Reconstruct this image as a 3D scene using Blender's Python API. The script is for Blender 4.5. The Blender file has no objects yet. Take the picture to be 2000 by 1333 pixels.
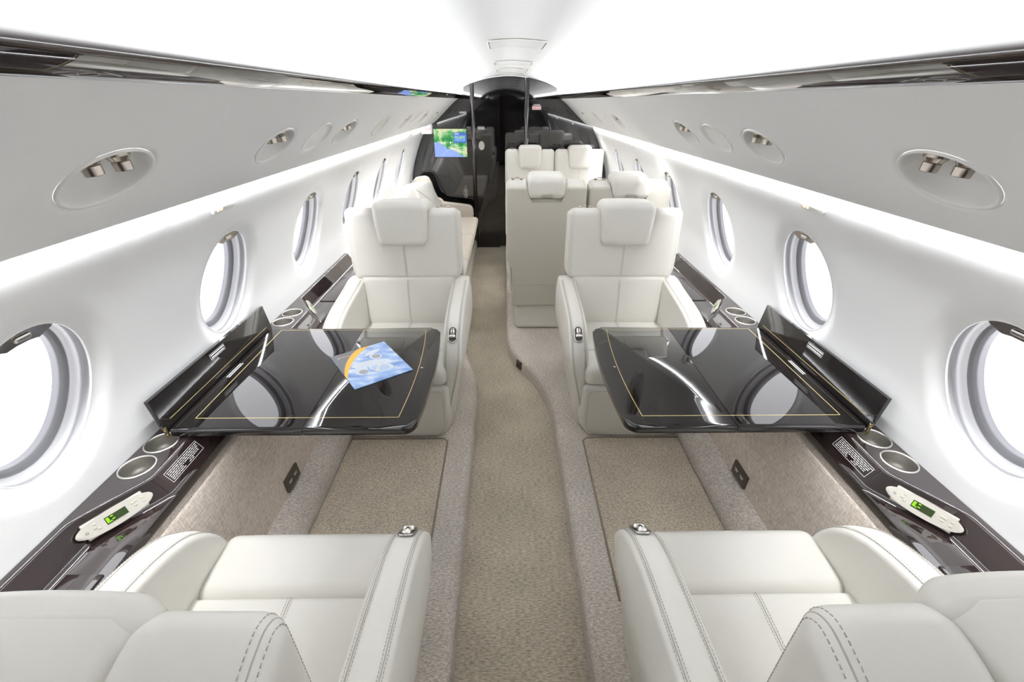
import bpy, bmesh, math, random
from mathutils import Vector, Matrix
random.seed(7)
C = bpy.context.scene.collection
PI = math.pi
sc = bpy.context.scene

# ------------------------------------------------------------------ camera
cd = bpy.data.cameras.new('camera'); cam = bpy.data.objects.new('camera', cd); C.objects.link(cam)
cd.sensor_width = 36.0; cd.lens = 872.0 / 2000.0 * 36.0
cd.clip_start = 0.02; cd.clip_end = 200
cam.matrix_world = Matrix(((0.9999087202, 0.0033997027, -0.0130764368, -0.045),
                           (-0.0131254003, 0.4740288788, -0.8804114640, 0.0),
                           (0.0032054719, 0.8805027337, 0.4740302320, 1.6),
                           (0, 0, 0, 1)))
sc.camera = cam
sc.view_settings.view_transform = 'Standard'
sc.view_settings.look = 'None'
sc.view_settings.gamma = 1.0
sc.view_settings.use_curve_mapping = False
sc.view_settings.exposure = 0.36
sc.cycles.diffuse_bounces = 6
sc.cycles.max_bounces = 12
sc.cycles.sample_clamp_indirect = 6.0
sc.cycles.caustics_reflective = False

# ------------------------------------------------------------------ materials
def lin(c):
    return tuple(((v / 255.0) / 12.92 if v / 255.0 <= 0.04045 else ((v / 255.0 + 0.055) / 1.055) ** 2.4) for v in c)

def mat(name, col, rough=0.5, metal=0.0, spec=0.5, coat=0.0, bump=None, var=None, emit=None, lincol=None, aniso=0.0):
    m = bpy.data.materials.new(name); m.use_nodes = True
    nt = m.node_tree; b = nt.nodes['Principled BSDF']
    c = lincol if lincol else lin(col)
    b.inputs['Base Color'].default_value = (*c, 1)
    b.inputs['Roughness'].default_value = rough
    b.inputs['Metallic'].default_value = metal
    b.inputs['Specular IOR Level'].default_value = spec
    b.inputs['Coat Weight'].default_value = coat
    b.inputs['Coat Roughness'].default_value = 0.02
    b.inputs['Anisotropic'].default_value = aniso
    if emit:
        b.inputs['Emission Color'].default_value = (*lin(emit[0]), 1)
        b.inputs['Emission Strength'].default_value = emit[1]
    tc = nt.nodes.new('ShaderNodeTexCoord')
    if var:   # (scale, amount, detail, stretch)
        mp = nt.nodes.new('ShaderNodeMapping'); mp.inputs['Scale'].default_value = var[3] if len(var) > 3 else (1, 1, 1)
        nt.links.new(tc.outputs['Object'], mp.inputs['Vector'])
        n = nt.nodes.new('ShaderNodeTexNoise'); n.inputs['Scale'].default_value = var[0]; n.inputs['Detail'].default_value = var[2]
        nt.links.new(mp.outputs['Vector'], n.inputs['Vector'])
        r = nt.nodes.new('ShaderNodeMapRange'); r.inputs['From Min'].default_value = 0.3; r.inputs['From Max'].default_value = 0.7
        r.inputs['To Min'].default_value = 1 - var[1]; r.inputs['To Max'].default_value = 1 + var[1]
        nt.links.new(n.outputs['Fac'], r.inputs['Value'])
        mx = nt.nodes.new('ShaderNodeVectorMath'); mx.operation = 'SCALE'
        mx.inputs[0].default_value = c
        nt.links.new(r.outputs['Result'], mx.inputs['Scale'])
        nt.links.new(mx.outputs['Vector'], b.inputs['Base Color'])
    if bump:  # list of (scale, strength, distance, detail)
        prev = None
        for (s, st, di, de) in bump:
            n = nt.nodes.new('ShaderNodeTexNoise'); n.inputs['Scale'].default_value = s; n.inputs['Detail'].default_value = de
            nt.links.new(tc.outputs['Object'], n.inputs['Vector'])
            bp = nt.nodes.new('ShaderNodeBump'); bp.inputs['Strength'].default_value = st; bp.inputs['Distance'].default_value = di
            nt.links.new(n.outputs['Fac'], bp.inputs['Height'])
            if prev: nt.links.new(prev.outputs['Normal'], bp.inputs['Normal'])
            prev = bp
        nt.links.new(prev.outputs['Normal'], b.inputs['Normal'])
    return m

LEATHER = mat('ivory_leather', None, 0.42, lincol=(0.705, 0.688, 0.64), bump=[(700, 0.06, 0.0006, 2), (22, 0.22, 0.005, 3), (6, 0.4, 0.012, 2)])
LEATHER_B = mat('ivory_leather_back', None, 0.42, lincol=(0.50, 0.475, 0.42), bump=[(700, 0.06, 0.0006, 2)])
STITCH = mat('stitch_thread', None, 0.7, lincol=(0.42, 0.40, 0.36))
SEAM = mat('seam_groove', None, 0.8, lincol=(0.45, 0.43, 0.39))
LINER = mat('cabin_liner', None, 0.6, spec=0.3, lincol=(0.885, 0.885, 0.89), bump=[(160, 0.05, 0.001, 3), (9, 0.08, 0.004, 2)])
PSUM = mat('overhead_suede', None, 0.75, spec=0.2, lincol=(0.80, 0.80, 0.80), bump=[(400, 0.08, 0.0008, 2)])
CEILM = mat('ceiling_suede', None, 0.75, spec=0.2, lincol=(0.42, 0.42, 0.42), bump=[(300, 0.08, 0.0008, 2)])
GLOSS = mat('dark_lacquer', None, 0.028, spec=0.8, coat=0.7, lincol=(0.018, 0.011, 0.011), var=(9, 0.45, 6, (1, 0.35, 1)))
GLOSSB = mat('black_lacquer', None, 0.03, spec=0.8, coat=0.6, lincol=(0.0045, 0.004, 0.0045), var=(6, 0.4, 5, (1, 0.3, 1)))
TABLEM = mat('table_lacquer', None, 0.03, spec=0.5, coat=0.35, lincol=(0.008, 0.0065, 0.0065), var=(10, 0.5, 6, (1, 0.3, 1)))
GOLD = mat('gold_inlay', None, 0.35, metal=0.3, lincol=(0.62, 0.50, 0.22))
BRASS = mat('brass', None, 0.3, metal=1.0, lincol=(0.42, 0.32, 0.16))
STEEL = mat('brushed_steel', None, 0.27, metal=1.0, lincol=(0.80, 0.78, 0.75), aniso=0.5, bump=[(500, 0.1, 0.0003, 2)])
NICKEL = mat('satin_nickel', None, 0.24, metal=1.0, lincol=(0.42, 0.375, 0.33), bump=[(500, 0.1, 0.0003, 2)])
CHROME = mat('chrome', None, 0.1, metal=1.0, lincol=(0.55, 0.54, 0.53))
DARKM = mat('dark_metal', None, 0.35, metal=0.8, lincol=(0.05, 0.045, 0.04))
BRONZE = mat('bronze_plate', None, 0.4, metal=0.6, lincol=(0.10, 0.085, 0.065))
SILVER = mat('silver_plastic', None, 0.35, metal=0.3, lincol=(0.50, 0.475, 0.43))
BTN = mat('button_grey', None, 0.5, lincol=(0.42, 0.41, 0.33))
WHITE = mat('white_plastic', None, 0.4, lincol=(0.80, 0.80, 0.79))
REVEAL = mat('window_reveal', None, 0.5, lincol=(0.60, 0.60, 0.61))
PODM = mat('pod_plastic', None, 0.45, lincol=(0.77, 0.76, 0.74))
WHITEPRINT = mat('white_print', None, 0.6, lincol=(0.75, 0.75, 0.75))
REDPRINT = mat('red_print', None, 0.6, lincol=(0.45, 0.03, 0.05))
BLACK = mat('black_plastic', None, 0.5, lincol=(0.012, 0.012, 0.012))
GASKET = mat('window_gasket', None, 0.45, lincol=(0.27, 0.27, 0.29))
WINLIN = mat('window_liner', None, 0.45, lincol=(0.55, 0.55, 0.565))
LCD = mat('lcd_screen', None, 0.1, lincol=(0.02, 0.035, 0.012), emit=((40, 60, 20), 0.35))
LCDG = mat('lcd_digits', None, 0.3, lincol=(0.1, 0.3, 0.0), emit=((150, 255, 0), 1.1))
SIGNL = mat('sign_lens', None, 0.3, lincol=(0.7, 0.7, 0.68))
ORANGEL = mat('lit_orange', None, 0.3, lincol=(0.8, 0.4, 0.3), emit=((255, 205, 180), 0.9))
FABRIC = None

def weave(name, c1, c2, scale, ang):
    m = bpy.data.materials.new(name); m.use_nodes = True
    nt = m.node_tree; b = nt.nodes['Principled BSDF']; b.inputs['Roughness'].default_value = 0.85
    b.inputs['Specular IOR Level'].default_value = 0.2
    tc = nt.nodes.new('ShaderNodeTexCoord')
    outs = []
    for st in ((1, 0.12, 1), (1, 1, 0.12)):
        mp = nt.nodes.new('ShaderNodeMapping'); mp.inputs['Scale'].default_value = st; mp.inputs['Rotation'].default_value = (ang, 0, 0)
        nt.links.new(tc.outputs['Object'], mp.inputs['Vector'])
        n = nt.nodes.new('ShaderNodeTexNoise'); n.inputs['Scale'].default_value = scale; n.inputs['Detail'].default_value = 3
        nt.links.new(mp.outputs['Vector'], n.inputs['Vector']); outs.append(n)
    ad = nt.nodes.new('ShaderNodeMath'); ad.operation = 'ADD'
    nt.links.new(outs[0].outputs['Fac'], ad.inputs[0]); nt.links.new(outs[1].outputs['Fac'], ad.inputs[1])
    r = nt.nodes.new('ShaderNodeMapRange'); r.inputs['From Min'].default_value = 0.75; r.inputs['From Max'].default_value = 1.25
    nt.links.new(ad.outputs[0], r.inputs['Value'])
    mx = nt.nodes.new('ShaderNodeMix'); mx.data_type = 'RGBA'
    mx.inputs[6].default_value = (*c1, 1); mx.inputs[7].default_value = (*c2, 1)
    nt.links.new(r.outputs['Result'], mx.inputs[0]); nt.links.new(mx.outputs[2], b.inputs['Base Color'])
    bp = nt.nodes.new('ShaderNodeBump'); bp.inputs['Strength'].default_value = 0.3; bp.inputs['Distance'].default_value = 0.002
    nt.links.new(ad.outputs[0], bp.inputs['Height']); nt.links.new(bp.outputs['Normal'], b.inputs['Normal'])
    return m
FABRIC = weave('woven_sidewall_fabric', (0.50, 0.44, 0.385), (0.86, 0.77, 0.69), 300, 0.6)
DIVANF = weave('cream_divan_fabric', (0.52, 0.46, 0.39), (0.66, 0.60, 0.52), 260, 0.2)

def carpet(name, c1, c2, stretch, big=0.12):
    m = bpy.data.materials.new(name); m.use_nodes = True
    nt = m.node_tree; b = nt.nodes['Principled BSDF']; b.inputs['Roughness'].default_value = 0.95
    b.inputs['Specular IOR Level'].default_value = 0.1
    b.inputs['Sheen Weight'].default_value = 0.15
    tc = nt.nodes.new('ShaderNodeTexCoord')
    mp = nt.nodes.new('ShaderNodeMapping'); mp.inputs['Scale'].default_value = stretch
    nt.links.new(tc.outputs['Object'], mp.inputs['Vector'])
    n = nt.nodes.new('ShaderNodeTexNoise'); n.inputs['Scale'].default_value = 170; n.inputs['Detail'].default_value = 4; n.inputs['Roughness'].default_value = 0.7
    nt.links.new(mp.outputs['Vector'], n.inputs['Vector'])
    n2 = nt.nodes.new('ShaderNodeTexNoise'); n2.inputs['Scale'].default_value = 4.0; n2.inputs['Detail'].default_value = 4
    nt.links.new(tc.outputs['Object'], n2.inputs['Vector'])
    r = nt.nodes.new('ShaderNodeMapRange'); r.inputs['From Min'].default_value = 0.33; r.inputs['From Max'].default_value = 0.67
    nt.links.new(n.outputs['Fac'], r.inputs['Value'])
    mx = nt.nodes.new('ShaderNodeMix'); mx.data_type = 'RGBA'
    mx.inputs[6].default_value = (*c1, 1); mx.inputs[7].default_value = (*c2, 1)
    nt.links.new(r.outputs['Result'], mx.inputs[0])
    r2 = nt.nodes.new('ShaderNodeMapRange'); r2.inputs['From Min'].default_value = 0.3; r2.inputs['From Max'].default_value = 0.7
    r2.inputs['To Min'].default_value = 1 - big; r2.inputs['To Max'].default_value = 1 + big
    nt.links.new(n2.outputs['Fac'], r2.inputs['Value'])
    vs = nt.nodes.new('ShaderNodeVectorMath'); vs.operation = 'SCALE'
    nt.links.new(mx.outputs[2], vs.inputs[0]); nt.links.new(r2.outputs['Result'], vs.inputs['Scale'])
    nt.links.new(vs.outputs['Vector'], b.inputs['Base Color'])
    bp = nt.nodes.new('ShaderNodeBump'); bp.inputs['Strength'].default_value = 0.7; bp.inputs['Distance'].default_value = 0.004
    nt.links.new(n.outputs['Fac'], bp.inputs['Height']); nt.links.new(bp.outputs['Normal'], b.inputs['Normal'])
    return m
CARPET_AISLE = carpet('aisle_carpet', (0.25, 0.22, 0.17), (0.66, 0.585, 0.465), (0.35, 1.3, 1))
CARPET_EDGE = carpet('edge_carpet', (0.32, 0.285, 0.25), (0.82, 0.755, 0.69), (0.45, 1.25, 1))
CARPET_PANEL = carpet('panel_carpet', (0.28, 0.24, 0.19), (0.74, 0.655, 0.525), (0.6, 1.15, 1))

# ------------------------------------------------------------------ object helpers
def obj(name, bm, m, parent=None, smooth=True, loc=None, auto=None):
    me = bpy.data.meshes.new(name)
    bmesh.ops.recalc_face_normals(bm, faces=bm.faces[:])
    bm.to_mesh(me); bm.free()
    ms = m if isinstance(m, (list, tuple)) else [m]
    for q in ms: me.materials.append(q)
    if smooth:
        me.polygons.foreach_set('use_smooth', [True] * len(me.polygons))
        if auto is not None:
            try: me.set_sharp_from_angle(angle=auto)
            except Exception: pass
    o = bpy.data.objects.new(name, me); C.objects.link(o)
    if parent: o.parent = parent
    if loc: o.location = loc
    return o


def new(): return bmesh.new()

def thing(name, label, cat, loc=(0, 0, 0), rotz=0, group=None):
    o = bpy.data.objects.new(name, None); C.objects.link(o)
    o.empty_display_size = 0.05
    o.location = loc; o.rotation_euler = (0, 0, rotz); o['label'] = label; o['category'] = cat
    if group: o['group'] = group
    return o

def tag(o, label, cat, group=None):
    o['label'] = label; o['category'] = cat
    if group: o['group'] = group
    return o

def struct(o, label=None):
    o['kind'] = 'structure'
    if label: o['label'] = label
    return o

def dup(root, loc, rotz, label, group=None):
    r = root.copy(); C.objects.link(r); r.location = loc; r.rotation_euler = (0, 0, rotz); r['label'] = label
    if group: r['group'] = group
    for ch in list(root.children):
        c = ch.copy(); C.objects.link(c); c.parent = r
        for g in ch.children:
            d = g.copy(); C.objects.link(d); d.parent = c
    return r

def box(bm, c, s, mi=0, bev=0.0, rot=None):
    r = bmesh.ops.create_cube(bm, size=1.0)
    vs = r['verts']
    mtx = Matrix.Translation(Vector(c)) @ (rot.to_4x4() if rot else Matrix()) @ Matrix.Diagonal((*s, 1))
    bmesh.ops.transform(bm, matrix=mtx, verts=vs)
    fs = set()
    for v in vs:
        for f in v.link_faces: fs.add(f)
    for f in fs: f.material_index = mi
    if bev:
        es = set()
        for f in fs:
            for e in f.edges: es.add(e)
        bmesh.ops.bevel(bm, geom=list(es), offset=bev, segments=3, profile=0.5, affect='EDGES', material=-1)
    return bm

def rbox(bm, lo, hi, r, fn=None, m=(6, 6, 6), seg=4, mi=0):
    """rounded box with a dense skin; fn deforms each point"""
    lo = Vector(lo); hi = Vector(hi); ctr = (lo + hi) / 2; L = hi - lo
    r = min(r, min(L) / 2 - 1e-5)
    def samp(l, k):
        a = [-l / 2 + r * (1 - math.cos(i / seg * PI / 2)) * 1.0 for i in range(seg)]
        a = [-l / 2 + r * (i / seg) for i in range(seg)]
        fl = l - 2 * r
        b = [-l / 2 + r + fl * i / k for i in range(k + 1)]
        return a + b + [-x for x in reversed(a)]
    S = [samp(L[i], m[i]) for i in range(3)]
    cache = {}
    def V(p):
        key = (round(p[0], 6), round(p[1], 6), round(p[2], 6))
        if key in cache: return cache[key]
        q = Vector(p)
        inn = Vector([max(-L[i] / 2 + r, min(L[i] / 2 - r, q[i])) for i in range(3)])
        d = q - inn
        if d.length > 1e-9:
            # cube -> sphere with even spacing
            e = Vector([math.tan(max(-1, min(1, d[i] / r)) * PI / 4) for i in range(3)])
            d = e.normalized() * r
        w = inn + d + ctr
        if fn: w = Vector(fn(w.x, w.y, w.z))
        v = bm.verts.new(w); cache[key] = v
        return v
    for ax in range(3):
        u, w = (ax + 1) % 3, (ax + 2) % 3
        for side in (-1, 1):
            for i in range(len(S[u]) - 1):
                for j in range(len(S[w]) - 1):
                    ps = []
                    for (a, b) in ((0, 0), (1, 0), (1, 1), (0, 1)):
                        p = [0, 0, 0]; p[ax] = side * L[ax] / 2; p[u] = S[u][i + a]; p[w] = S[w][j + b]
                        ps.append(V(p))
                    if side < 0: ps.reverse()
                    try:
                        f = bm.faces.new(ps); f.material_index = mi
                    except ValueError: pass
    return bm

def tube(bm, pts, r, n=8, closed=False, mi=0, cap=True):
    pts = [Vector(p) for p in pts]; N = len(pts); rings = []
    up = Vector((0.13, 0.31, 0.94))
    for i, p in enumerate(pts):
        if closed: t = pts[(i + 1) % N] - pts[i - 1]
        else: t = pts[min(i + 1, N - 1)] - pts[max(i - 1, 0)]
        if t.length < 1e-9: t = Vector((0, 1, 0))
        t.normalize()
        a = t.cross(up)
        if a.length < 1e-3: a = t.cross(Vector((1, 0, 0)))
        a.normalize(); b = t.cross(a)
        rr = r[i] if isinstance(r, (list, tuple)) else r
        rings.append([bm.verts.new(p + (a * math.cos(2 * PI * k / n) + b * math.sin(2 * PI * k / n)) * rr) for k in range(n)])
    M = N if closed else N - 1
    for i in range(M):
        A, B = rings[i], rings[(i + 1) % N]
        for k in range(n):
            f = bm.faces.new((A[k], A[(k + 1) % n], B[(k + 1) % n], B[k])); f.material_index = mi
    if cap and not closed:
        for R_ in (rings[0], rings[-1]):
            try: f = bm.faces.new(R_); f.material_index = mi
            except ValueError: pass
    return bm

def dashes(bm, pts, ln=0.0045, gap=0.003, r=0.0007, mi=0):
    """stitches along a polyline"""
    pts = [Vector(p) for p in pts]
    seg = [(pts[i + 1] - pts[i]).length for i in range(len(pts) - 1)]
    tot = sum(seg)
    def at(s):
        for i, l in enumerate(seg):
            if s <= l or i == len(seg) - 1:
                return pts[i] + (pts[i + 1] - pts[i]) * min(1, s / max(l, 1e-9))
            s -= l
    s = 0
    while s + ln < tot:
        tube(bm, [at(s), at(s + ln)], r, 4, mi=mi); s += ln + gap

def grid(bm, rows, mi=0, closeu=False, closev=False, flip=False):
    vs = [[bm.verts.new(p) for p in row] for row in rows]
    n, m = len(vs), len(vs[0])
    for i in range(n if closeu else n - 1):
        for j in range(m if closev else m - 1):
            q = (vs[i][j], vs[(i + 1) % n][j], vs[(i + 1) % n][(j + 1) % m], vs[i][(j + 1) % m])
            if flip: q = q[::-1]
            try: f = bm.faces.new(q); f.material_index = mi
            except ValueError: pass
    return vs

def extr(bm, outline, vec, mi=0, bev=0.0, seg=2):
    """extrude a planar closed outline (3D pts) along vec"""
    a = [bm.verts.new(p) for p in outline]
    b = [bm.verts.new(Vector(p) + Vector(vec)) for p in outline]
    fs = [bm.faces.new(a), bm.faces.new(b[::-1])]
    n = len(a)
    for i in range(n): fs.append(bm.faces.new((a[i], b[i], b[(i + 1) % n], a[(i + 1) % n])))
    for f in fs: f.material_index = mi
    if bev:
        es = [e for f in fs[:2] for e in f.edges]
        bmesh.ops.bevel(bm, geom=es, offset=bev, segments=seg, profile=0.5, affect='EDGES')
    return bm

def smoothstep(a, b, x):
    t = max(0.0, min(1.0, (x - a) / (b - a))); return t * t * (3 - 2 * t)

def lathe(bm, prof, n=28, mtx=None, mi=0):
    rings = []
    for (r, z) in prof:
        ring = []
        for k in range(n):
            p = Vector((r * math.cos(2 * PI * k / n), r * math.sin(2 * PI * k / n), z))
            ring.append(bm.verts.new(mtx @ p if mtx else p))
        rings.append(ring)
    for i in range(len(rings) - 1):
        for k in range(n):
            f = bm.faces.new((rings[i][k], rings[i][(k + 1) % n], rings[i + 1][(k + 1) % n], rings[i + 1][k])); f.material_index = mi
    for R_ in (rings[0], rings[-1]):
        if (R_[0].co - R_[n // 2].co).length > 1e-4:
            f = bm.faces.new(R_); f.material_index = mi
    return bm

def text_bm(bm, s, size, mtx, mi=0, align='CENTER', depth=0.0):
    cu = bpy.data.curves.new('t', 'FONT'); cu.body = s; cu.size = size; cu.align_x = align; cu.align_y = 'CENTER'
    cu.extrude = depth; cu.resolution_u = 2
    o = bpy.data.objects.new('t', cu); C.objects.link(o)
    dg = bpy.context.evaluated_depsgraph_get(); dg.update()
    me = bpy.data.meshes.new_from_object(o.evaluated_get(dg))
    n0 = len(bm.verts); f0 = len(bm.faces)
    bm.from_mesh(me); bm.verts.ensure_lookup_table(); bm.faces.ensure_lookup_table()
    bmesh.ops.transform(bm, matrix=mtx, verts=bm.verts[n0:])
    for f in bm.faces[f0:]: f.material_index = mi
    bpy.data.objects.remove(o); bpy.data.meshes.remove(me); bpy.data.curves.remove(cu)
    return bm

def frame_mtx(origin, xdir, ydir):
    x = Vector(xdir).normalized(); y = Vector(ydir); y = (y - x * y.dot(x)).normalized(); z = x.cross(y)
    m = Matrix(((x.x, y.x, z.x, origin[0]), (x.y, y.y, z.y, origin[1]), (x.z, y.z, z.z, origin[2]), (0, 0, 0, 1)))
    return m

# ------------------------------------------------------------------ cabin shell
Y0, Y1 = -2.6, 5.43
WALLP = [(0.86, 0.02), (0.97, 0.20), (1.05, 0.36), (1.10, 0.52), (1.122, 0.66), (1.119, 0.76), (1.103, 0.87), (1.073, 0.98), (1.03, 1.10), (0.985, 1.205), (0.935, 1.30), (0.915, 1.36), (0.925, 1.42), (0.932, 1.48)]
PSUP = [(0.545, 1.622), (0.60, 1.580), (0.66, 1.528), (0.72, 1.473), (0.775, 1.424), (0.82, 1.390), (0.855, 1.370), (0.885, 1.362)]

def catmull(P, n=8):
    out = []
    for i in range(len(P) - 1):
        p0 = P[max(i - 1, 0)]; p1 = P[i]; p2 = P[i + 1]; p3 = P[min(i + 2, len(P) - 1)]
        for k in range(n):
            t = k / n
            out.append(tuple(0.5 * ((2 * p1[j]) + (-p0[j] + p2[j]) * t + (2 * p0[j] - 5 * p1[j] + 4 * p2[j] - p3[j]) * t * t + (-p0[j] + 3 * p1[j] - 3 * p2[j] + p3[j]) * t ** 3) for j in range(len(p1))))
    out.append(tuple(P[-1])); return out

class Prof:
    def __init__(s, P):
        s.P = catmull(P, 10); s.S = [0]
        for a, b in zip(s.P, s.P[1:]): s.S.append(s.S[-1] + math.hypot(b[0] - a[0], b[1] - a[1]))
        s.L = s.S[-1]
    def at(s, u):
        u = max(0, min(s.L, u))
        for i in range(len(s.S) - 1):
            if u <= s.S[i + 1] + 1e-12:
                t = (u - s.S[i]) / max(1e-9, s.S[i + 1] - s.S[i]); a, b = s.P[i], s.P[i + 1]
                return (a[0] + (b[0] - a[0]) * t, a[1] + (b[1] - a[1]) * t)
    def nrm(s, u):   # outward (away from the cabin) normal in x,z
        a = s.at(max(0, u - 0.012)); b = s.at(min(s.L, u + 0.012))
        t = Vector((b[0] - a[0], b[1] - a[1])).normalized()
        n = Vector((t.y, -t.x))
        return n
    def uz(s, z):
        for i in range(len(s.P) - 1):
            a, b = s.P[i][1], s.P[i + 1][1]
            if (a - z) * (b - z) <= 0: return s.S[i] + (s.S[i + 1] - s.S[i]) * ((z - a) / (b - a) if b != a else 0)
        return s.L / 2
    def pt(s, side, y, u, off=0.0):
        p = s.at(u); n = s.nrm(u)
        return Vector((side * (p[0] + n.x * off), y, p[1] + n.y * off))

WP = Prof(WALLP); PP = Prof(PSUP)
if PP.nrm(PP.L / 2).x < 0:   # make both normals point away from the cabin
    PP.nrm = (lambda f: (lambda u: -f(u)))(PP.nrm)

def panel(bm, P, side, holes, offf, y0, y1, u0, u1, nu=30, K=192, mi=0, full=False):
    """skin with oval holes: holes = [(yc, uc, ry, ru)], offf(t)=outward offset at normalised ring distance"""
    holes = sorted(holes)
    cuts = [y0] + [(a[0] + b[0]) / 2 for a, b in zip(holes, holes[1:])] + [y1]
    if not holes: cuts = [y0, y1]
    # limit cell width around a hole so far stretches stay plain
    for i, h in enumerate(holes):
        a, b = cuts[i], cuts[i + 1]
        ca, cb = (max(a, h[0] - full), min(b, h[0] + full)) if full else (max(a, h[0] - h[2] * 2.1), min(b, h[0] + h[2] * 2.1))
        for (p, q) in ((a, ca), (cb, b)):
            if q - p > 1e-6:
                rows = [[P.pt(side, yy, u0 + (u1 - u0) * j / nu) for j in range(nu + 1)] for yy in (p, q)]
                grid(bm, rows, mi, flip=side > 0)
        # boundary parameterised by angle
        yc, uc, ry, ru = h
        rows = []
        ts = [0, 0.03, 0.08, 0.15, 0.24, 0.36, 0.5, 0.7, 0.85, 1.0]
        # angles include the rectangle corners
        angs = [2 * PI * k / K for k in range(K)]
        for (cx, cu) in ((ca, u0), (ca, u1), (cb, u0), (cb, u1)):
            th = math.atan2(cu - uc, cx - yc) % (2 * PI)
            k = min(range(K), key=lambda k: abs(angs[k] - th)); angs[k] = th
        for th in angs:
            dy, du = math.cos(th), math.sin(th)
            re = 1 / math.sqrt((dy / ry) ** 2 + (du / ru) ** 2)
            rb = 1e9
            if dy > 1e-9: rb = min(rb, (cb - yc) / dy)
            if dy < -1e-9: rb = min(rb, (ca - yc) / dy)
            if du > 1e-9: rb = min(rb, (u1 - uc) / du)
            if du < -1e-9: rb = min(rb, (u0 - uc) / du)
            row = []
            NR = 22 if full else 15
            for j in range(NR + 1):
                t = j / NR
                d = re + (rb - re) * t ** 1.6
                row.append(P.pt(side, yc + dy * d, uc + du * d, offf(d - re)))
            rows.append(row)
        grid(bm, rows, mi, closeu=True, flip=side < 0)
    bmesh.ops.remove_doubles(bm, verts=bm.verts[:], dist=2e-5)
    return bm

WIN_Y = [0.808 + 0.758 * i for i in range(-3, 6)]
WIN_UC = WP.uz(1.005); WRY, WRU = 0.154, 0.196
def wall_off(d): return 0.015 * (1 - smoothstep(0.0, 0.065, d)) ** 1.6

def ellipse_ring(P, side, yc, uc, ry, ru, off, K=64, wob=None):
    return [P.pt(side, yc + ry * math.cos(2 * PI * k / K), uc + ru * math.sin(2 * PI * k / K), off) for k in range(K)]

for side, nm in ((-1, 'left'), (1, 'right')):
    bm = new()
    panel(bm, WP, side, [(y, WIN_UC, WRY, WRU) for y in WIN_Y], wall_off, Y0, Y1, WP.uz(0.60), WP.L, nu=60, full=0.379)
    w = obj('wall_' + nm, bm, LINER); struct(w, 'white leather-covered cabin side wall with oval windows, %s side' % nm)
    # fabric lower side wall
    bm = new()
    rows = [[(side * x, y, z) for (x, z) in ((1.13, 0.604), (0.966, 0.604), (0.955, 0.57), (0.946, 0.45), (0.928, 0.18), (0.925, 0.09))] for y in (Y0, Y1)]
    grid(bm, rows)
    f = obj('trim_1' if side < 0 else 'trim_2', bm, FABRIC); struct(f, 'woven beige fabric lower side panel, %s side' % nm)
    # carpet covered duct
    bm = new()
    prof = [(0.94, 0.195)] + [(0.835 + 0.105 * math.sin(a), 0.10 + 0.0 + 0.095 * math.cos(a) * 1.0) for a in [PI / 2 - 0.05 - k * 0.0 for k in range(0)]] 
    arc = []
    for k in range(9):
        a = k / 8 * PI / 2
        arc.append((0.905 - 0.085 * math.sin(a), 0.115 + 0.075 * math.cos(a)))
    prof = [(0.94, 0.19)] + arc + [(0.822, 0.09)]
    rows = [[(side * x, y, z) for (x, z) in prof] for y in (Y0, 0.2, 1.2, 2.6, Y1)]
    grid(bm, rows)
    f = obj('baseboard_' + nm, bm, CARPET_EDGE); struct(f, 'rounded carpeted duct along the foot of the %s wall' % nm)

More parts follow.
